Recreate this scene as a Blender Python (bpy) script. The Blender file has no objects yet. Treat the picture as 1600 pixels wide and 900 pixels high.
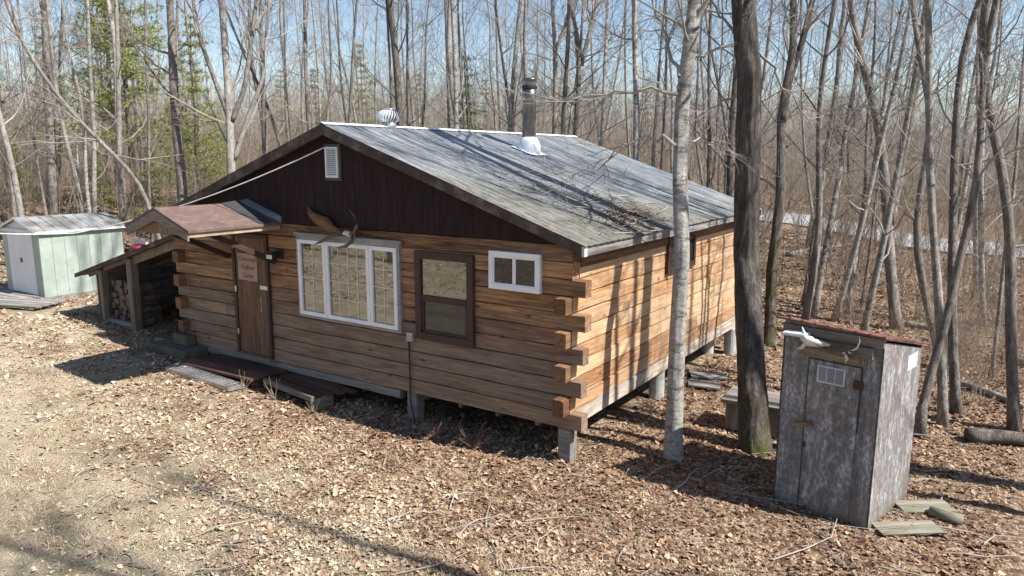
import bpy, math, random
import numpy as np
from mathutils import Vector, Matrix
R = math.radians
C = bpy.context.scene.collection
SC = bpy.context.scene
rng = np.random.default_rng(7)
random.seed(7)

# ------------------------------------------------------------------ camera, sky, sun, exposure
CAM = np.array([3.93957, -7.22466, 3.17585]); YAW, PITCH, ROLL, FPX = -0.583512, -0.177278, 0.002748, 1139.93
FW = np.array([math.cos(PITCH)*math.sin(YAW), math.cos(PITCH)*math.cos(YAW), math.sin(PITCH)])
_r = np.cross(FW, [0, 0, 1]); _r /= np.linalg.norm(_r); _u = np.cross(_r, FW)
RT = math.cos(ROLL)*_r + math.sin(ROLL)*_u; UP = -math.sin(ROLL)*_r + math.cos(ROLL)*_u
cam = bpy.data.cameras.new('camera'); co = bpy.data.objects.new('camera', cam); C.objects.link(co)
cam.sensor_width = 36; cam.lens = FPX/1600*36; cam.clip_end = 2000; cam.clip_start = .05
M = Matrix.Identity(4)
for i in range(3):
    M[i][0] = RT[i]; M[i][1] = UP[i]; M[i][2] = -FW[i]; M[i][3] = CAM[i]
co.matrix_world = M; SC.camera = co

SUN_AZ, SUN_EL = R(8.5), R(49)
w = bpy.data.worlds.new('World'); SC.world = w; w.use_nodes = True
nt = w.node_tree; bg = nt.nodes['Background']; sky = nt.nodes.new('ShaderNodeTexSky')
sky.sky_type = 'NISHITA'; sky.sun_disc = False; sky.sun_elevation = SUN_EL; sky.sun_rotation = R(90)-SUN_AZ
sky.air_density = 1.0; sky.dust_density = .5; sky.ozone_density = 1.0
nt.links.new(sky.outputs[0], bg.inputs[0]); bg.inputs[1].default_value = .08
sl = bpy.data.lights.new('sun', 'SUN'); sl.energy = 5.0; sl.angle = R(.53); sl.color = (1, .95, .87)
so = bpy.data.objects.new('sun', sl); C.objects.link(so)
sdir = Vector((math.cos(SUN_EL)*math.cos(SUN_AZ), math.cos(SUN_EL)*math.sin(SUN_AZ), math.sin(SUN_EL)))
so.rotation_euler = sdir.to_track_quat('Z', 'Y').to_euler(); so.location = (20, 5, 25)
SC.view_settings.view_transform = 'Standard'; SC.view_settings.look = 'None'
SC.view_settings.exposure = 1.08; SC.view_settings.gamma = 1

def at(u, v, depth):            # a point of the place seen at (u, v), that many metres ahead
    return CAM + depth*(FW + RT*(u-800)/FPX - UP*(v-450)/FPX)

# ------------------------------------------------------------------ helpers
def smooth(a, b, x):
    t = np.clip((np.asarray(x, float)-a)/(b-a), 0, 1); return t*t*(3-2*t)
_G = np.random.default_rng(3).random((256, 256))
def vnoise(x, y):
    x = np.asarray(x, float); y = np.asarray(y, float)
    xi = np.floor(x).astype(int); yi = np.floor(y).astype(int); fx = x-xi; fy = y-yi
    fx = fx*fx*(3-2*fx); fy = fy*fy*(3-2*fy)
    g = lambda a, b: _G[a % 256, b % 256]
    return (g(xi, yi)*(1-fx)+g(xi+1, yi)*fx)*(1-fy)+(g(xi, yi+1)*(1-fx)+g(xi+1, yi+1)*fx)*fy
def gz(x, y):                   # the ground's height
    x = np.asarray(x, float); y = np.asarray(y, float)
    z = np.interp(x, [-40, -13, -9.5, -6, -2.5, 0, 3, 8, 40], [.1, .0, -.1, -.24, -.42, -.40, -.48, -.5, -.6])
    z = z - .022*np.clip(y, 0, 10)*smooth(-3, 1, x)
    rad = (x-3.9)*FW[0]+(y+7.2)*FW[1]
    z = z + 1.5*smooth(18.5, 28, rad)*smooth(-6, -15, x) + .5*smooth(10, 26, y)*smooth(-14, -8, x)*smooth(4, -4, x)
    z = z + 2.0*smooth(45, 110, rad) + (7+5*vnoise(x*.012+7, y*.012))*smooth(110, 330, rad)
    far = smooth(9, 20, y)+smooth(-15, -22, x)
    z = z + (vnoise(x*.9+5, y*.9)-.5)*.05 + (vnoise(x*3.1, y*3.1+9)-.5)*.03 + (vnoise(x*.25, y*.25+40)-.5)*.35*np.clip(far, 0, 1)
    return z
def gzf(x, y): return float(gz(x, y))
def on_ground(u, v):
    d = FW + RT*(u-800)/FPX - UP*(v-450)/FPX; t = 3.
    while t < 150:
        P = CAM+d*t
        if P[2] < gzf(P[0], P[1]): return P, t
        t += .03
    return P, t

class MB:
    def __init__(s): s.v = []; s.f = []; s.n = 0
    def add(s, V, F):
        V = np.asarray(V, float).reshape(-1, 3)
        s.v.append(V); s.f += [tuple(int(i)+s.n for i in f) for f in F]; s.n += len(V); return s
    def box(s, a, b):
        x0, y0, z0 = a; x1, y1, z1 = b
        return s.hexa([(x0,y0,z0),(x1,y0,z0),(x1,y1,z0),(x0,y1,z0),(x0,y0,z1),(x1,y0,z1),(x1,y1,z1),(x0,y1,z1)])
    def hexa(s, p):
        return s.add(p, [(0,3,2,1),(4,5,6,7),(0,1,5,4),(1,2,6,5),(2,3,7,6),(3,0,4,7)])
    def beam(s, a, b, wd, ht, up=(0,0,1)):      # a bar from a to b
        a = np.array(a, float); b = np.array(b, float); d = b-a; d /= np.linalg.norm(d)
        sd = np.cross(d, up); sd /= np.linalg.norm(sd); u = np.cross(sd, d)
        q = []
        for P in (a, b):
            for i, j in ((-1,-1),(1,-1),(1,1),(-1,1)): q.append(P+sd*i*wd/2+u*j*ht/2)
        return s.add(q, [(0,1,2,3),(7,6,5,4),(0,4,5,1),(1,5,6,2),(2,6,7,3),(3,7,4,0)])
    def tube(s, pts, rad, n=8, cap=True):
        pts = np.asarray(pts, float); m = len(pts); rad = np.broadcast_to(np.asarray(rad, float), (m,))
        t = np.gradient(pts, axis=0); t /= np.linalg.norm(t, axis=1)[:, None]+1e-9
        ref = np.array([0, 0, 1.]) if abs(t[0][2]) < .8 else np.array([1., 0, 0])
        a = np.cross(t, ref); a /= np.linalg.norm(a, axis=1)[:, None]+1e-9; b = np.cross(t, a)
        an = np.arange(n)*2*math.pi/n
        V = pts[:, None, :]+rad[:, None, None]*(a[:, None, :]*np.cos(an)[None, :, None]+b[:, None, :]*np.sin(an)[None, :, None])
        F = [(i*n+j, i*n+(j+1) % n, (i+1)*n+(j+1) % n, (i+1)*n+j) for i in range(m-1) for j in range(n)]
        if cap: F += [tuple(range(n-1, -1, -1)), tuple((m-1)*n+j for j in range(n))]
        return s.add(V, F)
    def mesh(s, name, m, sm=False):
        me = bpy.data.meshes.new(name)
        V = np.concatenate(s.v) if s.v else np.zeros((0, 3))
        me.from_pydata(V.tolist(), [], s.f); me.materials.append(m)
        if sm: me.shade_smooth()
        me.update(); return me
    def build(s, name, m, parent=None, sm=False, bevel=0, loc=None):
        o = bpy.data.objects.new(name, s.mesh(name, m, sm)); C.objects.link(o)
        if parent: o.parent = parent
        if loc is not None: o.location = loc
        if bevel:
            b = o.modifiers.new('bevel', 'BEVEL'); b.width = bevel; b.segments = 2; b.limit_method = 'ANGLE'
        return o
def mesh_np(name, V, F, m, sm=False):            # V (n,3); F (k,3|4) same arity
    me = bpy.data.meshes.new(name); V = np.ascontiguousarray(V, np.float32); F = np.ascontiguousarray(F, np.int32)
    me.vertices.add(len(V)); me.vertices.foreach_set('co', V.ravel()); k = F.shape[1]
    me.loops.add(F.size); me.loops.foreach_set('vertex_index', F.ravel())
    me.polygons.add(len(F)); me.polygons.foreach_set('loop_start', np.arange(0, F.size, k, dtype=np.int32))
    me.update(calc_edges=True); me.materials.append(m)
    if sm: me.shade_smooth()
    return me
def link(name, me, parent=None):
    o = bpy.data.objects.new(name, me); C.objects.link(o)
    if parent: o.parent = parent
    return o
def thing(name, label, cat, loc=(0,0,0), rz=0, group=None):
    o = bpy.data.objects.new(name, None); C.objects.link(o); o.location = loc; o.rotation_euler = (0, 0, rz)
    o.empty_display_size = .2; return tag(o, label, cat, group)
def tag(o, label=None, cat=None, group=None, kind=None):
    if label: o['label'] = label
    if cat: o['category'] = cat
    if group: o['group'] = group
    if kind: o['kind'] = kind
    return o

# ------------------------------------------------------------------ materials
class NM:
    def __init__(s, name, rough=.8, spec=.3, metal=0):
        s.m = bpy.data.materials.new(name); s.m.use_nodes = True; s.t = s.m.node_tree
        s.b = s.t.nodes['Principled BSDF']; s.b.inputs['Roughness'].default_value = rough
        s.b.inputs['Specular IOR Level'].default_value = spec; s.b.inputs['Metallic'].default_value = metal
        s.tc = s.N('ShaderNodeTexCoord')
    def N(s, t, **k):
        n = s.t.nodes.new(t)
        for a, b in k.items(): setattr(n, a, b)
        return n
    def L(s, a, b): s.t.links.new(a, b)
    def val(s, sock, v):
        if hasattr(v, 'links') or isinstance(v, bpy.types.NodeSocket): s.L(v, sock)
        else: sock.default_value = v
    def co(s, scale=(1,1,1), rot=(0,0,0), src='Object'):
        n = s.N('ShaderNodeMapping'); s.L(s.tc.outputs[src], n.inputs[0]); n.inputs['Scale'].default_value = scale
        n.inputs['Rotation'].default_value = rot; return n.outputs[0]
    def noise(s, sc, det=4, ro=.6, vec=None, out=0, dist=0):
        n = s.N('ShaderNodeTexNoise'); s.L(vec if vec else s.tc.outputs['Object'], n.inputs['Vector'])
        n.inputs['Scale'].default_value = sc; n.inputs['Detail'].default_value = det; n.inputs['Roughness'].default_value = ro
        n.inputs['Distortion'].default_value = dist
        return n.outputs[out]
    def vor(s, sc, vec=None, feat='F1', out='Distance', rnd=1):
        n = s.N('ShaderNodeTexVoronoi', feature=feat); s.L(vec if vec else s.tc.outputs['Object'], n.inputs['Vector'])
        n.inputs['Scale'].default_value = sc; n.inputs['Randomness'].default_value = rnd; return n.outputs[out]
    def ramp(s, f, st):
        n = s.N('ShaderNodeValToRGB'); s.val(n.inputs[0], f); e = n.color_ramp.elements
        while len(e) < len(st): e.new(.5)
        for i, (p, c) in enumerate(st):
            e[i].position = p; c = (c,)*3 if not hasattr(c, '__len__') else c; e[i].color = (*c, 1)
        return n.outputs[0]
    def mix(s, f, a, b, mode='MIX'):
        n = s.N('ShaderNodeMix', data_type='RGBA', blend_type=mode); s.val(n.inputs['Factor'], f)
        for k, v in ((6, a), (7, b)):
            if isinstance(v, tuple): v = (*v, 1)
            s.val(n.inputs[k], v)
        return n.outputs[2]
    def math(s, op, a, b=0, c=0, clamp=False):
        n = s.N('ShaderNodeMath', operation=op, use_clamp=clamp); s.val(n.inputs[0], a); s.val(n.inputs[1], b); s.val(n.inputs[2], c); return n.outputs[0]
    def isl(s): return s.N('ShaderNodeNewGeometry').outputs['Random Per Island']
    def orand(s): return s.N('ShaderNodeObjectInfo').outputs['Random']
    def xyz(s, src='Object'):
        n = s.N('ShaderNodeSeparateXYZ'); s.L(s.tc.outputs[src], n.inputs[0]); return n.outputs
    def bump(s, h, dist=.01, st=1):
        n = s.N('ShaderNodeBump'); n.inputs['Distance'].default_value = dist; n.inputs['Strength'].default_value = st
        s.L(h, n.inputs['Height']); s.L(n.outputs[0], s.b.inputs['Normal'])
    def col(s, c):
        if isinstance(c, tuple): s.b.inputs['Base Color'].default_value = (*c, 1)
        else: s.L(c, s.b.inputs['Base Color'])
        return s.m

def wood(name, axis, cols, grey=(.27,.23,.20), greyness=.5, sc=1, isl=True, knots=True, rough=.72, lowgrey=None, gk=.7):
    n = NM(name, rough, .25)
    sq = {'x': (.9, 14, 14), 'y': (14, .9, 14), 'z': (14, 14, .9)}[axis]
    v = n.co(tuple(a*sc for a in sq))
    g = n.noise(1.6, 6, .65, v, dist=.6)
    if isl:
        off = n.math('MULTIPLY', n.isl(), .4); g2 = n.math('ADD', g, n.math('SUBTRACT', off, .2))
    else: g2 = g
    c = n.ramp(g2, [(.28, cols[0]), (.47, cols[1]), (.68, cols[2])])
    big = n.noise(1.7*sc, 5, .7, n.co({'x': (.45, 1.6, 1.6), 'y': (1.6, .45, 1.6), 'z': (1.6, 1.6, .45)}[axis]))
    gm = n.ramp(big, [(.5-.25*greyness, 0.), (.72-.2*greyness, 1.)])
    gf = n.math('MULTIPLY', gm, greyness+.1)
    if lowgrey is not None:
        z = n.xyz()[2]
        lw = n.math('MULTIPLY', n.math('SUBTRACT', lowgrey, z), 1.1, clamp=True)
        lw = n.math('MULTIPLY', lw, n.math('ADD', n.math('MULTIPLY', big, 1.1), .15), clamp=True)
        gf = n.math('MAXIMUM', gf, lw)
    gcol = n.mix(g, tuple(a*.6 for a in grey), tuple(a*1.25 for a in grey))
    c = n.mix(gf, c, gcol)
    fine = n.noise(4.5, 4, .7, n.co(tuple(a*sc for a in {'x': (1.2, 40, 40), 'y': (40, 1.2, 40), 'z': (40, 40, 1.2)}[axis])))
    c = n.mix(.55, c, n.ramp(fine, [(.3, .45), (.6, 1.15)]), 'MULTIPLY')
    gr2 = n.noise(2.6*sc, 6, .75, n.co({'x': (.5, 5, 5), 'y': (5, .5, 5), 'z': (5, 5, .5)}[axis]), dist=.8)
    c = n.mix(gk, c, n.ramp(gr2, [(.33, .35), (.5, .95), (.68, 1.35)]), 'MULTIPLY')
    if knots:
        kv = n.vor(1., n.co({'x': (1.7, 3.2, 5.1), 'y': (3.2, 1.7, 5.1), 'z': (5.1, 3.2, 1.7)}[axis]))
        c = n.mix(n.ramp(kv, [(.05, .85), (.11, 0.)]), c, tuple(a*.35 for a in cols[0]))
    n.bump(fine, .006, .7)
    return n.col(c)
def plain(name, c, rough=.6, spec=.4, metal=0, var=.25, sc=6, bump=.002):
    n = NM(name, rough, spec, metal); g = n.noise(sc, 6, .65)
    n.bump(n.noise(sc*6, 3), bump, .6)
    return n.col(n.mix(n.ramp(g, [(.3, 0.), (.7, 1.)]), tuple(a*(1-var) for a in c), tuple(min(1, a*(1+var*.6)) for a in c)))

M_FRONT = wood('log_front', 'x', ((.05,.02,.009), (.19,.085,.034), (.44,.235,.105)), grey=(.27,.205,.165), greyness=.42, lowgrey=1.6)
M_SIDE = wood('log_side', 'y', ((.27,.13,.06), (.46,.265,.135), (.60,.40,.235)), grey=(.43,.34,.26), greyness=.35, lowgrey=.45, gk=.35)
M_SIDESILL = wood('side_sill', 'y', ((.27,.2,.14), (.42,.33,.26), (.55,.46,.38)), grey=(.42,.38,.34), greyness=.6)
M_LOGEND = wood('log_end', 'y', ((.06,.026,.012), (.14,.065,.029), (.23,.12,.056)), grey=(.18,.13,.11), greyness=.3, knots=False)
M_SILL = wood('sill_grey', 'x', ((.14,.125,.115), (.22,.2,.185), (.30,.28,.26)), grey=(.22,.21,.2), greyness=.6, knots=False)
M_BOARD = wood('weathered_board', 'x', ((.10,.075,.06), (.17,.13,.105), (.25,.2,.165)), grey=(.2,.18,.165), greyness=.6, knots=False)
M_BOARDY = wood('weathered_board_y', 'y', ((.05,.042,.04), (.14,.122,.116), (.36,.34,.33)), grey=(.24,.225,.225), greyness=.6, knots=False)
M_POST = wood('post_wood', 'z', ((.09,.065,.045), (.17,.125,.09), (.26,.2,.155)), grey=(.26,.23,.2), greyness=.6)
M_DOOR = wood('door_wood', 'z', ((.085,.045,.028), (.15,.08,.05), (.21,.12,.075)), grey=(.22,.17,.14), greyness=.25, isl=False, knots=False)
M_DECK = wood('deck_wood', 'x', ((.03,.016,.012), (.065,.034,.025), (.11,.055,.042)), grey=(.07,.05,.045), greyness=.4, knots=False)
M_DECKLIP = wood('deck_lip_wood', 'x', ((.05,.024,.018), (.11,.052,.038), (.17,.09,.066)), grey=(.13,.09,.075), greyness=.3, knots=False)
M_MOSSY = wood('mossy_plank', 'x', ((.09,.08,.055), (.18,.165,.12), (.29,.27,.21)), grey=(.22,.21,.17), greyness=.5, knots=False)

n = NM('gable_siding', .85, .2)
g = n.noise(3, 6, .7, n.co((6, 6, .8))); c = n.ramp(g, [(.3, (.013,.007,.009)), (.55, (.024,.012,.013)), (.8, (.042,.022,.021))])
gr = n.ramp(n.math('PINGPONG', n.math('MULTIPLY', n.xyz()[0], 5), .5), [(0., 0.), (.06, 1.)])
c = n.mix(.3, c, gr, 'MULTIPLY'); n.bump(gr, .002, .4); M_GABLE = n.col(c)

n = NM('rake_brown', .85, .2)
g = n.noise(4, 6, .7); c = n.ramp(g, [(.3, (.035,.025,.022)), (.52, (.075,.055,.048)), (.75, (.2,.17,.15))]); n.bump(g, .01); M_RAKE = n.col(c)

n = NM('metal_roof', .42, .5, .25)
x, y, z = n.xyz()
st = n.noise(2.2, 7, .7, n.co((.6, 5, .6))); bl = n.noise(.55, 5, .65)
c = n.ramp(st, [(.34, (.06,.068,.078)), (.5, (.20,.215,.232)), (.68, (.40,.42,.44))])
low = n.math('ADD', n.math('MULTIPLY', x, .42), n.math('MULTIPLY', y, -.2))
low = n.math('ADD', n.math('ADD', low, 1.35), n.math('MULTIPLY', n.math('SUBTRACT', bl, .5), 2.4), clamp=True)
tan_ = n.ramp(n.noise(5, 6, .75, n.co((1, 3, 1))), [(.34, (.035,.032,.026)), (.5, (.125,.118,.092)), (.70, (.26,.245,.195))])
c = n.mix(n.math('MULTIPLY', low, .85), c, tan_)
spk = n.ramp(n.noise(22, 5, .8), [(.35, .45), (.55, 1.05)])
c = n.mix(.5, c, spk, 'MULTIPLY')
n.L(n.ramp(low, [(0., .38), (.8, .85)]), n.b.inputs['Roughness']); n.bump(n.noise(14, 4), .004, .5); M_ROOF = n.col(c)

n = NM('red_shingles', .9, .2)
br = n.N('ShaderNodeTexBrick'); n.L(n.co((1, 1, 1), (0, 0, R(90))), br.inputs[0]); br.inputs['Scale'].default_value = 3.3
br.inputs['Color1'].default_value = (.12,.07,.06,1); br.inputs['Color2'].default_value = (.2,.125,.11,1); br.inputs['Mortar'].default_value = (.04,.025,.02,1)
br.inputs['Mortar Size'].default_value = .012; br.inputs['Bias'].default_value = .1
c = n.mix(.6, br.outputs[0], n.ramp(n.noise(9, 6, .8), [(.3, .5), (.65, 1.3)]), 'MULTIPLY'); n.bump(n.noise(60, 3), .004); M_SHING = n.col(n.mix(.5, c, (.11,.085,.075)))

M_WHITE = plain('white_vinyl', (.72,.73,.76), .45, .4, var=.08)
M_GREYTRIM = wood('grey_trim', 'x', ((.2,.18,.165), (.3,.28,.26), (.4,.38,.36)), grey=(.3,.29,.28), greyness=.5, knots=False)
M_BROWNTRIM = plain('brown_trim', (.055,.03,.026), .6, .3)
M_BLACK = plain('black_plastic', (.02,.02,.021), .5, .4)
M_STEEL = plain('galvanised_steel', (.5,.5,.5), .38, .5, .75, var=.3, sc=9)
M_ALU = plain('white_flashing', (.68,.74,.8), .4, .5, .2, var=.1)
M_PIPE = plain('dull_pipe', (.2,.19,.18), .3, .5, .85, var=.4, sc=5)
M_CONC = plain('concrete', (.12,.105,.082), .9, .2, var=.4, sc=7, bump=.01)
M_CONCG = plain('pier_grey', (.4,.4,.39), .85, .2, var=.3, sc=8, bump=.01)
def glass(name, c, spec_ior):
    n = NM(name, .03, .5); n.b.inputs['IOR'].default_value = spec_ior
    g = n.noise(2.2, 2); n.bump(g, .004, .05); return n.col(c)
M_GLASS = glass('window_glass', (.02,.018,.012), 3.1)
M_GLASSD = glass('screened_glass', (.04,.028,.016), 2.6)
M_GLASSB = glass('dark_glass', (.02,.02,.02), 1.6)
M_LATTICE = plain('muntin_cream', (.62,.6,.54), .5)
n = NM('painted_osb', .85, .2)
v = n.noise(34, 5, .7, n.co((1, 1, .5))); sm = n.noise(7, 6, .75, n.co((1.3, 1.3, .3)))
ch = n.math('ADD', n.math('MULTIPLY', v, .5), n.math('MULTIPLY', sm, .5))
c = n.ramp(ch, [(.36, (.085,.08,.084)), (.5, (.18,.172,.176)), (.64, (.49,.485,.49))])
drip = n.noise(2.5, 5, .7, n.co((4, 4, .5)))
c = n.mix(n.ramp(drip, [(.5, 0.), (.64, .45)]), c, (.10,.085,.085))
br_ = n.noise(2.2, 4, .7); c = n.mix(n.ramp(br_, [(.5, 0.), (.7, .5)]), c, (.17,.12,.09))
zz = n.math('ADD', n.xyz()[2], n.math('MULTIPLY', n.noise(6, 4), .5))
c = n.mix(n.ramp(zz, [(.2, .7), (.48, 0.)]), c, (.13,.115,.06)); n.bump(ch, .004, .5); M_OSB = n.col(c)
M_RUST = plain('rusty_red_sheet', (.17,.085,.07), .8, .2, var=.6, sc=5)
M_SHEDG = plain('pale_green_metal', (.30,.355,.32), .5, .35, .0, var=.22, sc=3)
M_SHEDW = plain('white_metal', (.62,.63,.66), .5, .35, .0, var=.12, sc=2)
n = NM('shed_roof_sheet', .4, .5, .2)
g = n.noise(1.3, 5, .7); c = n.mix(n.ramp(g, [(.42, 0.), (.58, 1.)]), (.33,.34,.35), (.16,.15,.14)); M_SHEDR = n.col(c)
M_BONE = plain('bone', (.6,.56,.5), .7, var=.3, sc=30)
M_FUR = plain('tan_hide', (.2,.11,.06), .95, .1, var=.5, sc=25, bump=.01)
M_ANTLER = plain('antler', (.11,.085,.075), .6, var=.4, sc=20)
M_CARD = plain('sign_card', (.33,.27,.235), .8, var=.12)
M_RED = plain('red_paint', (.38,.07,.05), .8)
M_CARRED = plain('red_body', (.4,.03,.04), .3, .5)
M_FIRE = wood('firewood_bark', 'x', ((.035,.025,.02), (.07,.05,.037), (.12,.09,.068)), greyness=.4, knots=False)
M_FIREEND = plain('firewood_cut', (.16,.115,.085), .9, var=.45, sc=12)
M_FABRIC = plain('dark_tarp', (.05,.045,.045), .9)

def bark(name, cols, zs=.25, rough=.9, patch=None, moss=0, fur=1.0):
    n = NM(name, rough, .15)
    v = n.co((9, 9, 9*zs)); g = n.noise(1.5, 7, .72, v, dist=.4); r = n.orand()
    g2 = n.math('ADD', g, n.math('MULTIPLY', n.math('SUBTRACT', r, .5), .2))
    c = n.ramp(g2, [(.3, cols[0]), (.5, cols[1]), (.7, cols[2])])
    if patch:
        p = n.noise(1.6, 5, .7, n.co((2, 2, 6))); c = n.mix(n.ramp(p, [(.53, 0.), (.6, .8)]), c, patch)
    big = n.noise(.8, 3); c = n.mix(n.ramp(big, [(.4, 0.), (.7, .4)]), c, tuple(a*.6 for a in cols[0]))
    if moss:
        z = n.xyz()[2]; mm = n.math('MULTIPLY', n.ramp(n.noise(3, 5, .7), [(.42, 0.), (.55, 1.)]), n.math('SUBTRACT', 1.0, n.math('MULTIPLY', z, moss), clamp=True))
        c = n.mix(mm, c, (.085,.085,.028))
    fn = n.noise(26, 6, .8, n.co((2.2, 2.2, 2.2*max(zs, .25))))
    c = n.mix(.75, c, n.ramp(fn, [(.34, .38), (.5, .95), (.66, 1.5)]), 'MULTIPLY')
    n.bump(n.math('ADD', g, n.math('MULTIPLY', fn, .5)), .035*fur, 1); return n.col(c)
M_BARKG = bark('grey_bark', ((.11,.098,.09), (.24,.22,.2), (.40,.375,.345)), .5)
M_BARKL = bark('pale_bark', ((.19,.18,.165), (.34,.325,.30), (.47,.45,.425)), 1.6, patch=(.09,.08,.07), fur=.4)
M_BARKD = bark('dark_bark', ((.05,.042,.038), (.125,.108,.098), (.3,.27,.245)), .18, moss=1.1, fur=1.5)
M_BARKM = bark('mossy_bark', ((.05,.04,.034), (.12,.10,.085), (.24,.215,.19)), .25, moss=.3)
M_BARKB = bark('brown_bark', ((.07,.06,.052), (.17,.148,.132), (.31,.28,.255)), .3)
M_TWIG = plain('twig_bark', (.31,.28,.25), .9, .1, var=.4, sc=1.5)
M_TWIGF = plain('far_twig_bark', (.29,.255,.225), .9, .1, var=.35, sc=.2)
M_TWIGD = plain('dark_twig_bark', (.13,.11,.1), .9, .1, var=.4, sc=1.5)
M_BRUSH = plain('brush_stems', (.27,.22,.175), .9, .1, var=.4, sc=.8)
def foliage(name, a, b):
    n = NM(name, .7, .2); c = n.mix(n.isl(), a, b)
    n.b.inputs['Subsurface Weight'].default_value = 0
    return n.col(c)
M_PINE = foliage('pine_needles', (.13,.16,.035), (.29,.32,.09))
M_SPRUCE = foliage('spruce_needles', (.035,.07,.016), (.10,.155,.035))

# ground: leaf litter over straw
n = NM('leaf_litter_ground', .95, .1)
vec = n.co((1, 1, 1)); wv = n.N('ShaderNodeVectorMath', operation='ADD'); n.L(vec, wv.inputs[0])
nn = n.noise(5, 3, .6, out=1); sc_ = n.N('ShaderNodeVectorMath', operation='SCALE'); n.L(nn, sc_.inputs[0]); sc_.inputs[3].default_value = .12; n.L(sc_.outputs[0], wv.inputs[1])
v1 = n.vor(24, wv.outputs[0], out='Color'); s1 = n.N('ShaderNodeSeparateColor'); n.L(v1, s1.inputs[0])
d1 = n.vor(24, wv.outputs[0], feat='DISTANCE_TO_EDGE')
lit = n.ramp(n.math('ADD', n.math('MULTIPLY', s1.outputs[0], .75), n.math('MULTIPLY', n.noise(40, 4, .8), .25)), [(.1, (.07,.042,.028)), (.35, (.19,.125,.08)), (.6, (.32,.23,.155)), (.9, (.48,.38,.28))])
lit = n.mix(n.ramp(d1, [(.0, .7), (.05, 0.)]), lit, (.09,.06,.042))
stw = n.noise(55, 8, .9, n.co((1, 2., 1), (0, 0, .5)), dist=.8)
straw = n.ramp(stw, [(.34, (.10,.07,.045)), (.46, (.34,.28,.195)), (.60, (.60,.53,.40))])
straw = n.mix(n.ramp(n.noise(1.8, 5, .75), [(.52, 0.), (.68, .55)]), straw, (.15,.17,.06))
X, Y, Z = n.xyz()
msk = n.math('ADD', n.math('MULTIPLY', n.math('ADD', Y, 1.2), -.28), n.math('MULTIPLY', n.math('ADD', X, 2.), -.10))
msk = n.math('ADD', msk, n.math('MULTIPLY', n.math('SUBTRACT', n.noise(1.1, 6, .75), .5), 3.2), clamp=True)
hid = n.math('MULTIPLY', n.math('SUBTRACT', 1.6, Y), .8, clamp=True)
msk = n.math('MULTIPLY', n.math('MULTIPLY', msk, hid), .85)
farp = n.noise(.9, 7, .8, n.co((1, 1.6, 1)))
lit = n.mix(n.ramp(farp, [(.35, .55), (.5, 0.)]), lit, (.13,.09,.06))
straw = n.mix(n.ramp(farp, [(.38, .5), (.5, 0.)]), straw, (.22,.155,.1))
c = n.mix(msk, lit, straw)
dk = n.noise(.9, 6, .7); c = n.mix(n.ramp(dk, [(.5, 0.), (.72, .55)]), c, (.10,.07,.05))
n.bump(n.math('ADD', d1, n.math('MULTIPLY', stw, .4)), .04, 1); M_GROUND = n.col(c)
n = NM('leaf', .85, .2)
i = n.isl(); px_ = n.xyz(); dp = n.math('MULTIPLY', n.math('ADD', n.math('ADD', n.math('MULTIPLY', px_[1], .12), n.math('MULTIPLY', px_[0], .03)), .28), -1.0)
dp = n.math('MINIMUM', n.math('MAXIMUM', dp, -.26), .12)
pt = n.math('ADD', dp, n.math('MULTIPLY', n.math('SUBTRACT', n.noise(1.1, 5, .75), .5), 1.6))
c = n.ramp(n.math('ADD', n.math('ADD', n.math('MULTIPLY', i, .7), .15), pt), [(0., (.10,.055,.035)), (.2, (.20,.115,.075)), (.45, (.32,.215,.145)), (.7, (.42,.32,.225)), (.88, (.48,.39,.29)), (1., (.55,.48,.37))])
c = n.mix(.4, c, n.ramp(n.noise(35, 3), [(.35, .5), (.6, 1.15)]), 'MULTIPLY'); M_LEAF = n.col(c)
n = NM('dry_grass_blade', .8, .2); M_GRASS = n.col(n.ramp(n.isl(), [(0., (.42,.36,.24)), (.74, (.55,.46,.36)), (.85, (.25,.28,.10)), (1., (.17,.24,.07))]))
M_ROAD = plain('pale_gravel', (.30,.31,.33), .8, .3, var=.2, sc=3)

# ------------------------------------------------------------------ ground sheet
def axis(lo, a, b, hi, s, S):
    l = [a]; st = s
    while l[-1] > lo: st = min(st*1.25, S); l.append(l[-1]-st)
    m = list(np.arange(a, b, s)); r_ = [b]; st = s
    while r_[-1] < hi: st = min(st*1.25, S); r_.append(r_[-1]+st)
    return np.array(sorted(set(l+m+r_)))
gx = axis(-500, -17, 8, 500, .13, 30); gy = axis(-300, -7, 13, 700, .13, 30)
GX, GY = np.meshgrid(gx, gy); GZ = gz(GX, GY)
GZ = GZ + (vnoise(GX*7, GY*7)-.5)*.03
nx = len(gx); ny = len(gy); ii = (np.arange(ny-1)[:, None]*nx+np.arange(nx-1)[None, :]).ravel()
go = link('ground', mesh_np('ground', np.stack([GX, GY, GZ], -1).reshape(-1, 3), np.stack([ii, ii+1, ii+nx+1, ii+nx], -1), M_GROUND, True))
tag(go, kind='structure')
rx = np.arange(-7, 40, .8); mb = MB(); V = []; F = []
for k, x in enumerate(rx):
    yc = 29.6-.16*x+.4*math.sin(x*.3)
    for j in range(5):
        y = yc+(j-2)*1.35; V.append((x, y, gzf(x, yc)+.22-(.06*abs(j-2))))
for k in range(len(rx)-1):
    for j in range(4): F.append((k*5+j, (k+1)*5+j, (k+1)*5+j+1, k*5+j+1))
tag(MB().add(V, F).build('road', M_ROAD, sm=True), kind='structure')

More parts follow.
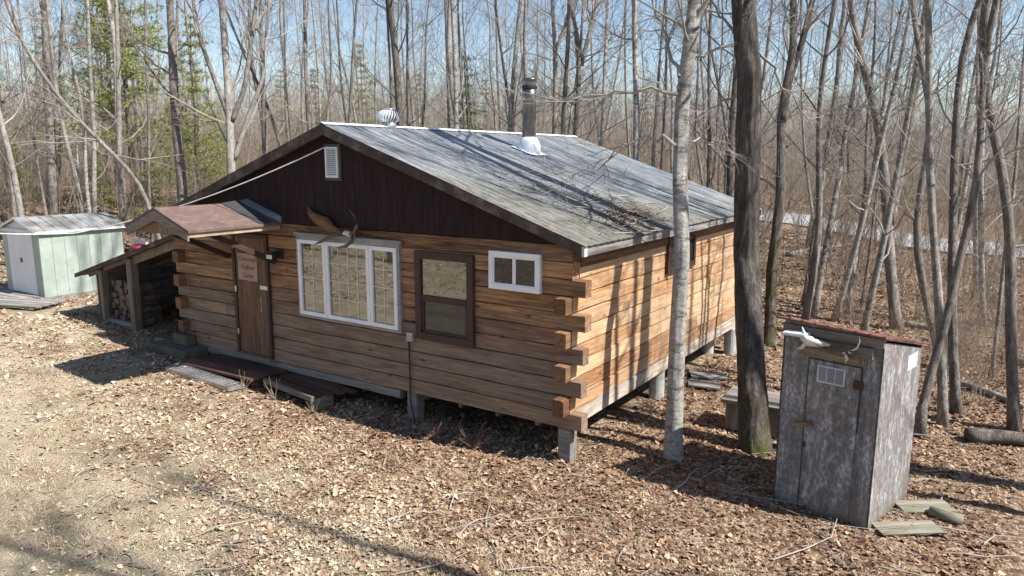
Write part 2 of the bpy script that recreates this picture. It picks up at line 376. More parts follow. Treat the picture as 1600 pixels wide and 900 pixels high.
# ------------------------------------------------------------------ the cabin
W, LN, H = 7.66, 6.82, 2.2
SL = .3434; ZR = 3.618; XR = -3.83
def rz(x): return ZR-SL*abs(x-XR)
cabin = thing('cabin', 'brown log cabin with dark gable and grey metal roof standing on short posts', 'cabin', (-3.83, 0, -.4))
cabin.location = (0, 0, 0)
def log(mb, ax, a, b, z0, z1, face, out, th=.15):
    # a squared log along axis ax from a to b; outer face at 'face', 'out' = sign of the outward normal
    m = max(2, int((b-a)/.45)+1); t = np.linspace(a, b, m); ch = .010
    if ax == 'y' and a < 0: t = np.sort(np.r_[t, 0.]); m += 1
    prof = [(.022, 0), (0, ch), (-.001, (z1-z0)/2), (0, z1-z0-ch), (.022, z1-z0-.004), (th, z1-z0-.003), (th, 0)]
    if ax == 'y': prof[0] = (.045, 0); prof[4] = (.045, z1-z0-.004)
    k = len(prof); V = []
    ph = random.random()*50
    for q in t:
        wob = (vnoise(q*1.3+ph, ph)-.5)*.022; wz = (vnoise(q*2.1+ph, ph+9)-.5)*.020
        for i, (dd, zz) in enumerate(prof):
            d = face - out*(dd+(wob if i < 5 else 0)); z = z0+zz+(wz if 0 < i < 4 else 0)
            V.append((q, d, z) if ax == 'x' else (d, q, z))
    F = [(i*k+j, i*k+(j+1) % k, (i+1)*k+(j+1) % k, (i+1)*k+j) for i in range(m-1) for j in range(k)]
    F += [tuple(range(k)), tuple((m-1)*k+j for j in range(k))]
    mb.add(V, F)
E = .15
def wall(ax, lo, hi, face, out, name, mat, par):
    mb = MB()
    for c in range(1, 11):
        z0 = c*.2; z1 = z0+.2
        ext = (c % 2 == par) and c < 9
        a = lo-E-random.uniform(-.02, .02) if ext else lo+(.155 if c % 2 != par else 0); b = hi+E+random.uniform(-.02, .025) if ext else hi-(.155 if c % 2 != par else 0)
        if c >= 9: a, b = (lo, hi) if par == 0 else (lo+.155, hi-.155)
        cuts = sorted(random.uniform(lo+1, hi-1) for _ in range(random.choice([0, 1, 1, 2])))
        p = [a]+cuts+[b]
        for i in range(len(p)-1): log(mb, ax, p[i]+(.002 if i else 0), p[i+1]-.002, z0, z1, face, out)
    o = mb.build(name, mat, cabin)
    if ax == 'y':
        o.data.materials.append(M_LOGEND)
        cs = np.zeros(len(o.data.vertices)*3); o.data.vertices.foreach_get('co', cs); cs = cs.reshape(-1, 3)
        for p in o.data.polygons:
            cy = cs[list(p.vertices), 1].mean()
            if cy < -.02 or cy > LN+.02: p.material_index = 1
    return o
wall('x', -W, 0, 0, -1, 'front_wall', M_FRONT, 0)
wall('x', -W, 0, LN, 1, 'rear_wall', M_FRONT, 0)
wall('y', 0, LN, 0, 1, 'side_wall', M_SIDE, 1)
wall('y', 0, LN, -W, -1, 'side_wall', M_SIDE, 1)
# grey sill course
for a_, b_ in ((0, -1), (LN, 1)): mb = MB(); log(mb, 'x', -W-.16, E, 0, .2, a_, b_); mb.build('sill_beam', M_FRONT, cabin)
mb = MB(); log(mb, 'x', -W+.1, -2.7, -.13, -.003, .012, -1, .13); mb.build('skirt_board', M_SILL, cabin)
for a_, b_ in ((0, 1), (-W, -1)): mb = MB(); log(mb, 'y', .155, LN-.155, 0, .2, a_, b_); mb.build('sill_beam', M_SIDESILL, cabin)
MB().box((-W+.16, .16, .03), (-.16, LN-.16, .12)).build('floor', M_DECK, cabin)
mb = MB()
for x in np.arange(-7.2, 0, .6): mb.box((x, .18, -.12), (x+.05, LN-.18, .028))
mb.build('floor_joist', M_BOARDY, cabin)
MB().box((.004, .16, 1.93), (.03, LN-.16, 2.2)).build('eave_shade_plate_board', M_LOGEND, cabin)  # plate board; its dark brown paints in the eave shadow
# foundation posts
def post(x, y, w_=.16, r=None, m=None):
    b = gzf(x, y)-.15; mb = MB()
    if r:
        mb.tube([(x, y, b), (x, y, -.02)], [r, r*.96], 20)
    else: mb.box((x-w_/2, y-w_/2, b), (x+w_/2, y+w_/2, -.003 if y < .3 and x > -2.6 else -.133))
    mb.build('foundation_post', m or M_CONCG, cabin, bevel=.008, sm=False)
post(-.10, .12, .17, m=M_SILL); post(-2.5, .12, .17, m=M_SILL); post(-5.2, .12, .17, m=M_SILL)
post(-.14, 3.0, r=.12); post(-.05, 6.45, r=.13); post(-.45, 6.3, r=.13); post(-3.8, 3.2, r=.12); post(-7.3, 3.2, r=.12); post(-3.8, 6.4, r=.12); post(-7.3, 6.4, r=.12)
# gables
for y, s, nm in ((-.022, 1, 'front_gable'), (LN+.002, 1, 'rear_gable')):
    mb = MB(); zb = 2.203
    P = [(-W-.02, zb), (.02, zb), (.02, rz(.02)-.1), (XR, rz(XR)-.1), (-W-.02, rz(-W-.02)-.1)]
    V = [(a, y, b) for a, b in P]+[(a, y+.02, b) for a, b in P]
    mb.add(V, [(0,1,2,3,4), (9,8,7,6,5)]+[(i, (i+1) % 5, 5+(i+1) % 5, 5+i) for i in range(5)]).build(nm, M_GABLE, cabin)
# roof: ribbed sheets, decking, boards
OF, OS = .17, .226
roof_o = None
def roof_sheet(sgn, parent):
    ys = []; 
    y = -OF-.01; P = []
    while y < LN+OF:
        P += [(y, 0), (y+.045, 0), (y+.058, .009), (y+.072, .009), (y+.085, 0)]; y += .15
    V = []; ts = np.linspace(0, 1, 9)
    for t in ts:
        x = XR+sgn*t*(W/2+OS+.03)
        for (yy, h) in P: V.append((x, yy, rz(x)+h+.004+(vnoise(t*6, yy*2)-.5)*.006))
    k = len(P); F = [(i*k+j, i*k+j+1, (i+1)*k+j+1, (i+1)*k+j) for i in range(len(ts)-1) for j in range(k-1)]
    return MB().add(V, F)
roof = roof_sheet(1, None).build('roof', M_ROOF, cabin)
roof_sheet(-1, None).build('roof_sheet', M_ROOF, roof)
mb = MB()
for s in (1, -1):
    x1 = XR+s*(W/2+OS-.026); y0, y1 = -OF+.026, LN+OF-.026
    mb.hexa([(XR, y0, ZR-.10), (x1, y0, rz(x1)-.10), (x1, y1, rz(x1)-.10), (XR, y1, ZR-.10), (XR, y0, ZR-.004), (x1, y0, rz(x1)-.004), (x1, y1, rz(x1)-.004), (XR, y1, ZR-.004)])
mb.build('roof_deck', M_RAKE, roof)
for yy in (-OF-.002, LN+OF-.022):
    for s in (1, -1):
        x1 = XR+s*(W/2+OS-.002)
        MB().hexa([(XR, yy, ZR-.145), (x1, yy, rz(x1)-.125), (x1, yy+.024, rz(x1)-.125), (XR, yy+.024, ZR-.145), (XR, yy, ZR-.002), (x1, yy, rz(x1)-.002), (x1, yy+.024, rz(x1)-.002), (XR, yy+.024, ZR-.002)]).build('rake_board', M_RAKE, roof)
for s in (1, -1):
    x0 = XR+s*(W/2+OS-.024); x1 = x0+s*.024; yy = -OF+.08; ze = rz(x1)
    for L in (1.32, 1.1, 1.75, 1.4, 1.2):
        y2 = min(yy+L, LN+OF-.03); MB().box((min(x0, x1), yy, ze-.115-random.uniform(0, .01)), (max(x0, x1), y2-.006, ze-.006)).build('fascia_board', M_BOARDY, roof); yy = y2
MB().box((.2, -OF-.006, rz(.226)-.125), (.232, -OF+.07, rz(.226)-.01)).build('rake_tip', plain('pale_tip', (.42,.42,.43)), roof)
mb = MB()
V = []
for yy in (-OF-.02, LN+OF+.02):
    for dx, dz in ((-.075, .0), (0, .022), (.075, 0)): V.append((XR+dx, yy, rz(XR+dx)+.020+dz*.3))
mb.add(V, [(0,1,4,3), (1,2,5,4)]).build('ridge_cap', M_ALU, roof)
# gable rafters ends under left eave not seen; chimney
cx, cy = -2.80, 3.50; cz = rz(cx)
ch = tag(MB().tube([(cx, cy, cz-.05), (cx, cy, cz+.9), (cx, cy, 4.33)], .118, 24).build('chimney_pipe', M_PIPE, cabin, sm=True))
mb = MB(); mb.tube([(cx, cy, cz-.08), (cx, cy, cz+.13), (cx, cy, cz+.24), (cx, cy, cz+.25)], [.21, .19, .135, .12], 24); mb.build('chimney_flashing', M_ALU, cabin, sm=True)
V = []; F = []
for i in range(2):
    for j in range(2): V.append((cx-.22+i*.44, cy-.24+j*.5, rz(cx-.22+i*.44)+.026))
MB().add(V, [(0,2,3,1)]).build('flashing_plate', M_ALU, ch)
MB().tube([(cx, cy, 4.30), (cx, cy, 4.325), (cx, cy, 4.36), (cx, cy, 4.365)], [.125, .13, .13, .12], 24).build('chimney_collar', M_BLACK, ch)
MB().tube([(cx, cy, 4.34), (cx, cy, 4.45)], .105, 24).build('chimney_neck', M_PIPE, ch)
MB().tube([(cx, cy, 4.44), (cx, cy, 4.455), (cx, cy, 4.475), (cx, cy, 4.49)], [.125, .135, .125, .05], 24).build('rain_cap', M_PIPE, ch, sm=True)
# turbine vent
tx, ty = XR+.0, 1.16
tv = MB().tube([(tx, ty, ZR-.05), (tx, ty, ZR+.075)], .11, 20).build('turbine_vent', M_STEEL, cabin, sm=True)
MB().tube([(tx, ty, ZR+.07), (tx, ty, ZR+.11), (tx, ty, ZR+.21), (tx, ty, ZR+.25)], [.08, .13, .13, .08], 20).build('vent_shade_core', M_BLACK, tv, sm=True)  # black core added as the shade seen between the vanes
for k in range(24):
    a0 = k*2*math.pi/24; V = []
    for t in np.linspace(0, 1, 7):
        r_ = .09+.088*math.sin(math.pi*t)**.7; z = ZR+.06+.20*t; a = a0+.35*t
        for da, dr in ((0, 0), (.17, -.012)): V.append((tx+(r_+dr)*math.cos(a+da), ty+(r_+dr)*math.sin(a+da), z))
    MB().add(V, [(2*i, 2*i+1, 2*i+3, 2*i+2) for i in range(6)]).build('vane', M_ALU, tv, sm=True)
MB().tube([(tx, ty, ZR+.255), (tx, ty, ZR+.268), (tx, ty, ZR+.275)], [.1, .1, .03], 20).build('vent_cap', M_STEEL, tv, sm=True)

# windows
def frame(x0, x1, z0, z1, w_, y0, y1, name, m, parent):
    mb = MB(); mb.box((x0, y0, z0), (x1, y1, z0+w_)); mb.box((x0, y0, z1-w_), (x1, y1, z1))
    mb.box((x0, y0, z0+w_), (x0+w_, y1, z1-w_)); mb.box((x1-w_, y0, z0+w_), (x1, y1, z1-w_))
    return mb.build(name, m, parent, bevel=.004)
def pane(x0, x1, z0, z1, y, parent, m): return MB().box((x0, y, z0), (x1, y+.006, z1)).build('pane', m, parent)
f = frame(-4.625, -2.595, .82, 2.035, .06, -.045, .03, 'picture_window', M_GREYTRIM, cabin)
MB().box((-4.66, -.06, 2.035), (-2.56, -.012, 2.085)).build('window_head', M_GREYTRIM, f, bevel=.004)
secs = [(-4.56, -4.03), (-4.03, -3.12), (-3.12, -2.66)]
z0, z1 = .868, 1.985
secs = [(-4.58, -4.005), (-4.0, -3.145), (-3.14, -2.64)]
for k, (a, b) in enumerate(secs):
    s = frame(a, b, z0, z1, .055, -.062, -.01, 'sash', M_WHITE, f)
    pane(a+.05, b-.05, z0+.05, z1-.05, -.030, f, M_GLASS)
    nc = (2, 4, 2)[k]; mb = MB()
    aa, bb, c0, c1 = a+.055, b-.055, z0+.055, z1-.055
    for i in range(1, nc):
        x = aa+(bb-aa)*i/nc; mb.box((x-.006, -.036, c0), (x+.006, -.031, c1))
    for i in range(1, 4):
        z = c0+(c1-c0)*i/4; mb.box((aa, -.0375, z-.005), (bb, -.0315, z+.005))
    mb.build('muntin_grid', M_LATTICE, f)
f = frame(-2.33, -1.38, .80, 1.98, .10, -.055, .03, 'brown_window', M_BROWNTRIM, cabin)
MB().box((-2.22, -.05, 1.35), (-1.49, -.02, 1.40)).build('meeting_rail', M_BROWNTRIM, f)
pane(-2.23, -1.48, 1.40, 1.88, -.025, f, M_GLASSD); pane(-2.23, -1.48, .9, 1.35, -.018, f, M_GLASSB)
frame(-2.23, -1.48, .90, 1.352, .035, -.035, -.015, 'screen_frame', M_BROWNTRIM, f)
f = frame(-1.14, -.41, 1.60, 2.065, .06, -.055, .03, 'small_window', M_WHITE, cabin)
for a, b in ((-1.085, -.776), (-.774, -.465)):
    frame(a, b, 1.657, 2.008, .022, -.045, -.02, 'sash', M_WHITE, f)
    pane(a+.02, b-.02, 1.677, 1.99, -.032, f, M_GLASSB)
# side window
f = MB(); y0, y1, z0, z1 = 2.80, 3.95, 1.50, 2.05
for q in (((-.0, y0, z0), (.05, y1, z0+.08)), ((0, y0, z1-.06), (.05, y1, z1)), ((0, y0, z0+.08), (.05, y0+.08, z1-.06)), ((0, y1-.08, z0+.08), (.05, y1, z1-.06))): f.box(*q)
f = f.build('side_window', M_BROWNTRIM, cabin)
MB().box((.022, y0+.07, z0+.07), (.028, y1-.07, z1-.05)).build('pane', M_GLASSB, f)
MB().box((.018, 3.34, z0+.08), (.042, 3.40, z1-.06)).build('mullion', M_WHITE, f)
# gable vent
f = frame(-3.95, -3.63, 2.85, 3.35, .045, -.04, -.018, 'gable_vent', plain('vent_surround', (.06,.05,.05)), cabin)
f2 = frame(-3.92, -3.68, 2.89, 3.31, .022, -.06, -.022, 'vent_frame', M_WHITE, f)
mb = MB()
for i in range(13): z = 2.915+i*.029; mb.hexa([(-3.9, -.058, z), (-3.7, -.058, z), (-3.7, -.03, z+.017), (-3.9, -.03, z+.017), (-3.9, -.058, z+.006), (-3.7, -.058, z+.006), (-3.7, -.03, z+.023), (-3.9, -.03, z+.023)])
mb.build('louvres', M_WHITE, f)
# door
d = MB().box((-6.10, -.03, .07), (-5.36, .02, 1.93)).build('door', M_DOOR, cabin, bevel=.004)
mb = MB()
for x in (-6.165, -5.36): mb.box((x, -.05, .04), (x+.06, .02, 1.99))
mb.box((-6.10, -.048, 1.935), (-5.362, .02, 1.99)); mb.build('door_frame', M_BROWNTRIM, d)
MB().box((-6.16, -.12, .0), (-5.3, -.002, .06)).build('threshold', M_BOARD, d)
mb = MB(); mb.box((-5.50, -.055, 1.14), (-5.32, -.051, 1.20)); mb.build('hasp', M_STEEL, d)
mb = MB(); mb.tube([(-5.47, -.035, 1.02), (-5.47, -.075, 1.0), (-5.47, -.075, .8), (-5.47, -.035, .78)], .009, 6); mb.build('door_handle', M_STEEL, d)
mb = MB()
for z in (.35, 1.05, 1.75): mb.box((-6.12, -.062, z), (-6.08, -.05, z+.09))
mb.build('hinge', M_STEEL, d)
# light by the door
f = MB().box((-5.10, -.05, 1.66), (-4.96, -.006, 1.79)).build('porch_light', M_BLACK, cabin)
MB().hexa([(-5.16, -.2, 1.66), (-4.98, -.2, 1.66), (-5.0, -.05, 1.68), (-5.13, -.05, 1.68), (-5.16, -.2, 1.78), (-4.98, -.2, 1.78), (-5.0, -.05, 1.76), (-5.13, -.05, 1.76)]).build('lamp_head', M_BLACK, f)
MB().box((-5.15, -.203, 1.67), (-4.99, -.2005, 1.73)).build('lens', M_WHITE, f)
# utility pipe and junction at the middle post
f = MB().box((-2.50, -.05, .74), (-2.40, -.006, .86)).build('junction_box', M_CONCG, cabin, bevel=.004)
MB().tube([(-2.47, -.03, .75), (-2.465, -.03, .2), (-2.46, -.035, -.1), (-2.40, -.04, -.33), (-2.37, -.04, -.5)], .011, 8).build('conduit', M_BLACK, f, sm=True)

# porch roof
PX, PZ, PW, PY = -5.70, 2.50, .74, -1.53
def pz(x): return PZ-.05 - .36*abs(x-PX)
pr = None
for s in (1, -1):
    V = []; x1 = PX+s*(PW+.03)
    a = [(PX, PY-.03), (x1, PY-.03), (x1, -.03), (PX, -.03)]
    V = [(x, y, pz(x)) for x, y in a]+[(x, y, pz(x)+.035) for x, y in a]
    if s == 1: pr = MB().hexa(V).build('porch_roof', M_SHING, cabin)
    else: MB().hexa(V).build('shingle_slope', M_SHING, pr)
for s in (1, -1):
    x1 = PX+s*PW
    MB().hexa([(PX, PY-.026, pz(PX)-.14), (x1, PY-.026, pz(x1)-.12), (x1, PY, pz(x1)-.12), (PX, PY, pz(PX)-.14), (PX, PY-.026, pz(PX)-.003), (x1, PY-.026, pz(x1)-.003), (x1, PY, pz(x1)-.003), (PX, PY, pz(PX)-.003)]).build('barge_board', M_BOARD, pr)
    MB().box((min(x1, x1-s*.03), PY+.002, pz(x1)-.075), (max(x1, x1-s*.03), -.05, pz(x1)-.005)).build('eave_board', plain('eave_wood', (.36,.27,.2), .8) if s == 1 else M_BOARD, pr)
    # knee braces back to the wall
    MB().beam((PX+s*.56, PY+.3, pz(PX+.62)-.05), (PX+s*.56, -.03, 1.60), .05, .08).build('knee_brace', M_BROWNTRIM, pr)
mb = MB(); x1 = .66
mb.add([(PX-x1, PY+.03, pz(PX+x1)-.09), (PX+x1, PY+.03, pz(PX+x1)-.09), (PX, PY+.03, pz(PX)-.06), (PX-x1, PY+.045, pz(PX+x1)-.09), (PX+x1, PY+.045, pz(PX+x1)-.09), (PX, PY+.045, pz(PX)-.06)], [(0,1,2), (5,4,3), (0,3,4,1), (1,4,5,2), (2,5,3,0)])
mb.build('porch_gable', wood('porch_gable_wood', 'z', ((.1,.06,.035), (.17,.1,.06), (.24,.15,.09)), greyness=.2, knots=False), pr)
# wedge flashing where porch meets the gable
mb = MB()
for s in (1,): 
    x1 = PX+s*(PW+.03)
    mb.hexa([(PX-.02, -.20, pz(PX)+.045), (x1, -.06, pz(x1)+.04), (x1, -.03, pz(x1)+.04), (PX-.02, -.026, pz(PX)+.045), (PX-.02, -.20, pz(PX)+.055), (x1, -.06, pz(x1)+.12), (x1, -.03, pz(x1)+.13), (PX-.02, -.026, pz(PX)+.09)])
MB().hexa([(PX+.01, -.50, pz(PX)+.036), (PX+PW+.02, -.42, pz(PX+PW)+.03), (PX+PW+.02, -.21, pz(PX+PW)+.03), (PX+.01, -.21, pz(PX)+.036), (PX+.01, -.50, pz(PX)+.044), (PX+PW+.02, -.42, pz(PX+PW)+.04), (PX+PW+.02, -.21, pz(PX+PW)+.06), (PX+.01, -.21, pz(PX)+.075)]).build('shade_wedge', plain('wedge_shade_dark', (.035,.035,.04), .85), pr)  # raised wedge; its dark colour stands in for the main roof's shadow
mb.build('flashing', plain('blue_grey_flashing', (.22,.25,.29), .5, .4, .3), pr)

# ------------------------------------------------------------------ lean-to with firewood
lt = thing('lean_to', 'open lean-to woodshed with sloping board roof on the cabin\'s left wall', 'lean-to', (-9.4, 1, -.1)); lt.location = (0, 0, 0)
def lz(x): return .845+.286*(x+11.4)
ly0, ly1 = .06, 3.0
a = [(-11.42, ly0), (-7.70, ly0), (-7.70, ly1), (-11.42, ly1)]
MB().hexa([(x, y, lz(x)-.05) for x, y in a]+[(x, y, lz(x)) for x, y in a]).build('roof', M_BOARD, lt)
MB().hexa([(-11.43, ly0-.026, lz(-11.43)-.075), (-7.72, ly0-.026, lz(-7.72)-.085), (-7.72, ly0-.002, lz(-7.72)-.085), (-11.43, ly0-.002, lz(-11.43)-.075), (-11.43, ly0-.026, lz(-11.43)+.006), (-7.72, ly0-.026, lz(-7.72)+.006), (-7.72, ly0-.002, lz(-7.72)+.006), (-11.43, ly0-.002, lz(-11.43)+.006)]).build('rake_board', M_RAKE, lt)
for y in (.22, 1.5, 2.8):
    MB().beam((-9.75, y, lz(-9.75)-.14), (-7.72, y, lz(-7.72)-.14), .05, .15).build('rafter', M_POST, lt)
    MB().beam((-11.2, y, lz(-11.2)-.09), (-9.72, y, lz(-9.72)-.09), .05, .07).build('rafter', M_BOARD, lt)
for x, y, w_ in ((-9.57, .2, .15), (-10.66, .2, .12), (-9.57, 2.8, .15), (-11.0, 2.8, .1)):
    MB().box((x-w_/2, y-w_/2, gzf(x, y)-.15), (x+w_/2, y+w_/2, lz(x-w_/2)-.06)).build('post', M_POST, lt, bevel=.006)
MB().box((-10.6, .17, gzf(-10, .2)-.02), (-9.645, .25, gzf(-10, .2)+.1)).build('sill_board', M_SILL, lt)
MB().box((-11.1, 2.9, -.15), (-7.8, 2.94, lz(-11.1)-.1)).build('back_wall', M_DECK, lt)
mb = MB(); mb.hexa([(-11.12, .3, -.1), (-11.09, .3, -.1), (-11.09, 2.8, -.1), (-11.12, 2.8, -.1), (-11.12, .3, lz(-11.12)-.06), (-11.09, .3, lz(-11.1)-.06), (-11.09, 2.8, lz(-11.1)-.06), (-11.12, 2.8, lz(-11.12)-.06)]); mb.build('end_wall', M_BOARDY, lt)
# firewood: each log a thing
fw = []
for k in range(5):
    m = MB(); nseg = 9; an = np.arange(nseg)*2*math.pi/nseg
    if k % 2: rr = .07+.02*np.sin(an*2+k); 
    else: rr = np.where(an < math.pi*1.05, .085, .045)
    r0 = np.random.default_rng(k); rr = rr*(1+r0.uniform(-.12, .12, nseg)); L = .42
    V = [(rr[j]*math.cos(an[j]), -L/2, rr[j]*math.sin(an[j])) for j in range(nseg)]+[(rr[j]*math.cos(an[j]), L/2, rr[j]*math.sin(an[j])) for j in range(nseg)]
    m.add(V, [(j, (j+1) % nseg, nseg+(j+1) % nseg, nseg+j) for j in range(nseg)]+[tuple(range(nseg-1, -1, -1)), tuple(nseg+j for j in range(nseg))])
    me = m.mesh('firewood_log', M_FIRE); me.materials.append(M_FIREEND); me.polygons[nseg].material_index = 1; me.polygons[nseg+1].material_index = 1
    fw.append(me)
def firewood(x, y, z, rzz=0, where=''):
    o = link('firewood_log', random.choice(fw)); o.location = (x, y, z); o.rotation_euler = (0, random.uniform(0, 6.28), rzz+random.uniform(-.12, .12))
    s = random.uniform(.8, 1.12); o.scale = (s, random.uniform(.9, 1.1), s); tag(o, where, 'firewood', 'firewood stacked in the lean-to')
for r_ in range(7):
    for c_ in range(8):
        x = -10.5+c_*.118+(.06 if r_ % 2 else 0)+random.uniform(-.012, .012)
        if x > -9.66: continue
        firewood(x, .52+random.uniform(-.04, .04), gzf(x, .5)+.08+r_*.118, 0, 'split firewood log stacked between the two front posts of the lean-to')
for r_ in range(8):
    for c_ in range(13):
        x = -9.3+c_*.122+(.06 if r_ % 2 else 0)+random.uniform(-.012, .012)
        if x > -7.95: continue
        firewood(x, 2.45+random.uniform(-.05, .05), gzf(x, 2.4)+.08+r_*.118, 0, 'split firewood log stacked deep in the shade at the back of the lean-to')

# ------------------------------------------------------------------ things at the front of the cabin
dk = thing('wooden_platform', 'dark wooden platform of worn boards in front of the cabin door', 'platform', (-5.9, -.4, -.3)); dk.location = (0, 0, 0)
mb = MB()
y = -.36
while y < -.02:
    y2 = min(y+.14, -.02); mb.hexa([(-6.9, y, -.115), (-4.98, y, -.115), (-4.98, y2-.008, -.115), (-6.6, y2-.008, -.115), (-6.9, y, -.085), (-4.98, y, -.085), (-4.98, y2-.008, -.085), (-6.6, y2-.008, -.085)]); y = y2
mb.build('boards', M_DECK, dk)
MB().hexa([(-6.86, -.66, -.13), (-5.09, -.63, -.135), (-5.06, -.37, -.12), (-6.84, -.41, -.115), (-6.86, -.66, -.10), (-5.09, -.63, -.10), (-5.06, -.37, -.085), (-6.84, -.41, -.08)]).build('front_board', M_DECKLIP, dk)
for x in (-6.7, -6.0, -5.2): MB().box((x, -.55, gzf(x, -.5)-.1), (x+.09, -.06, -.12)).build('bearer', M_DECK, dk)
dk = thing('low_step', 'lower wooden step with a pale block at its front corner beside the platform', 'step', (-4.3, -.2, -.4)); dk.location = (0, 0, 0)
mb = MB()
for k in range(4):
    y = -.46+k*.135; mb.hexa([(-5.0+k*.04, y+.06, -.145), (-3.8+k*.1, y-.06, -.175), (-3.8+k*.1, y+.06, -.175), (-5.0+k*.04, y+.18, -.145), (-5.0+k*.04, y+.06, -.12), (-3.8+k*.1, y-.06, -.15), (-3.8+k*.1, y+.06, -.15), (-5.0+k*.04, y+.18, -.12)])
mb.build('boards', M_DECK, dk)
MB().hexa([(-5.02, -.46, -.19), (-3.81, -.59, -.22), (-3.80, -.54, -.22), (-5.0, -.41, -.19), (-5.02, -.46, -.115), (-3.81, -.59, -.145), (-3.80, -.54, -.145), (-5.0, -.41, -.115)]).build('front_edge', M_BOARD, dk)
MB().box((-3.92, -.53, -.55), (-3.76, -.22, -.182)).build('corner_block', M_MOSSY, dk, bevel=.01)
MB().box((-4.95, -.35, -.45), (-4.8, 0, -.18)).build('bearer', M_DECK, dk)
# galvanised grate
gr = thing('metal_grate', 'long galvanised steel grating lying on the leaves before the platform', 'grate', (-6.1, -.76, -.3)); gr.location = (0, 0, 0)
def gp(s, t, z): # bilinear over the four corners
    a, b, c_, d_ = np.array((-6.86, -.90)), np.array((-5.25, -.90)), np.array((-5.22, -.64)), np.array((-6.88, -.65))
    p = (a*(1-s)+b*s)*(1-t)+(d_*(1-s)+c_*s)*t; return (p[0], p[1], gzf(p[0], p[1])+z)
mb = MB()
for t in (0, 1): mb.beam(gp(0, t, .05), gp(1, t, .06), .012, .055)
for s in (0, 1): mb.beam(gp(s, 0, .05), gp(s, 1, .05), .012, .055)
mb.build('rim', M_STEEL, gr)
mb = MB()
for s in np.linspace(.04, .96, 17): mb.beam(gp(s, .02, .058), gp(s, .98, .058), .034, .02)
for t in (.25, .5, .75): mb.beam(gp(.01, t, .048), gp(.99, t, .058), .008, .02)
mb.build('bars', M_STEEL, gr)
o = MB().box((-8.15, -.42, -.35), (-7.05, .0, -.02)).build('concrete_slab', M_CONC, bevel=.02); tag(o, 'thick grey concrete slab lying beside the cabin\'s left front corner', 'slab')
o = MB().box((-7.75, -.2, -.018), (-7.35, -.02, .16)).build('cinder_block', M_CONC, bevel=.012); tag(o, 'single cinder block on top of the concrete slab', 'block')
for x, y, s in ((-2.15, -.08, .12), (-2.35, -.25, .07), (-.5, 4.7, .12), (-.9, 2.6, .1), (.15, 4.1, .09)):
    an = random.random()*6; mb = MB(); V = []
    ico = bpy.data.meshes.new('rock')
    import bmesh
    bm = bmesh.new(); bmesh.ops.create_icosphere(bm, subdivisions=3, radius=s)
    for v in bm.verts:
        v.co *= 1+.35*(vnoise(v.co.x*9+an*9, v.co.y*9+v.co.z*7)-.5); v.co.z *= .6
    bm.to_mesh(ico); bm.free(); ico.materials.append(M_CONC); ico.shade_smooth()
    o = link('rock', ico); o.location = (x, y, gzf(x, y)+s*.15)
    tag(o, {(-2.15): 'rounded grey rock beside the middle front post', (-2.35): 'small stone in front of the middle front post', -.5: 'pale rock under the cabin near its rear corner', -.9: 'grey rock in the shade under the cabin by the round pier', .15: 'flat stone on the leaves beside the long side wall'}[x], 'rock')
for k, (x, y, a, L) in enumerate(((.15, 4.55, .5, .6), (.28, 4.0, .25, .5))):
    o = MB().box((-L/2, -.16, 0), (L/2, .16, .03)).build('flat_board', M_SILL); o.location = (x, y, gzf(x, y)+.03); o.rotation_euler = (.02, .03, a)
    tag(o, ('pale weathered board lying by the side wall, farther from the camera', 'pale weathered board lying by the side wall, nearer the round pier')[k], 'board')

# sign on the door
sg = MB().box((-6.03, -.042, 1.25), (-5.56, -.033, 1.68)).build('door_sign', M_CARD)
tag(sg, 'white sign with red handwritten words hung on the brown door', 'sign')
def text(s, loc, size, m, parent, rot=(R(90), 0, 0), name='lettering', sh=.25, ext=.0015):
    cu = bpy.data.curves.new(name, 'FONT'); cu.body = s; cu.size = size; cu.shear = sh; cu.align_x = 'CENTER'; cu.extrude = ext; cu.offset = .0008
    o = bpy.data.objects.new(name, cu); C.objects.link(o); dg = bpy.context.evaluated_depsgraph_get()
    me = bpy.data.meshes.new_from_object(o.evaluated_get(dg)); bpy.data.objects.remove(o)
    me.materials.clear(); me.materials.append(m); o = link(name, me, parent); o.location = loc; o.rotation_euler = rot; return o
for s, z, sz in (('Cottontail', 1.555, .105), ('Hollow', 1.425, .115), ('Camp', 1.295, .115)):
    text(s, (-5.80, -.0445, z), sz, M_RED, sg)
# antler mount
an = thing('antler_mount', 'deer skull with hide and dark curved antlers hung above the picture window', 'antlers', (-3.5, -.1, 2.13)); an.location = (0, 0, 0)
def blob(pts, rad, name, m, parent, n=10): return MB().tube(pts, rad, n).build(name, m, parent, sm=True)
blob([(-3.62, -.05, 2.12), (-3.55, -.08, 2.135), (-3.46, -.10, 2.13), (-3.36, -.11, 2.12)], [.02, .035, .04, .02], 'skull', M_BONE, an)
blob([(-4.30, -.06, 2.46), (-4.25, -.07, 2.38), (-4.08, -.09, 2.30), (-3.92, -.10, 2.26), (-3.80, -.09, 2.18), (-3.62, -.07, 2.12)], [.012, .04, .075, .09, .06, .025], 'hide', M_FUR, an)
blob([(-3.66, -.10, 2.13), (-3.78, -.17, 2.07), (-3.92, -.2, 2.0), (-4.04, -.2, 1.96)], [.02, .026, .022, .006], 'antler', M_ANTLER, an)
blob([(-3.42, -.12, 2.13), (-3.30, -.16, 2.16), (-3.22, -.18, 2.26), (-3.23, -.19, 2.38), (-3.33, -.2, 2.47)], [.02, .024, .022, .016, .005], 'antler', M_ANTLER, an)
blob([(-3.34, -.15, 2.13), (-3.30, -.2, 2.05), (-3.38, -.24, 1.98), (-3.52, -.26, 1.955)], [.024, .026, .024, .006], 'antler', M_ANTLER, an)
blob([(-3.28, -.16, 2.18), (-3.25, -.2, 2.1), (-3.27, -.22, 2.03)], [.02, .016, .005], 'tine', M_ANTLER, an)
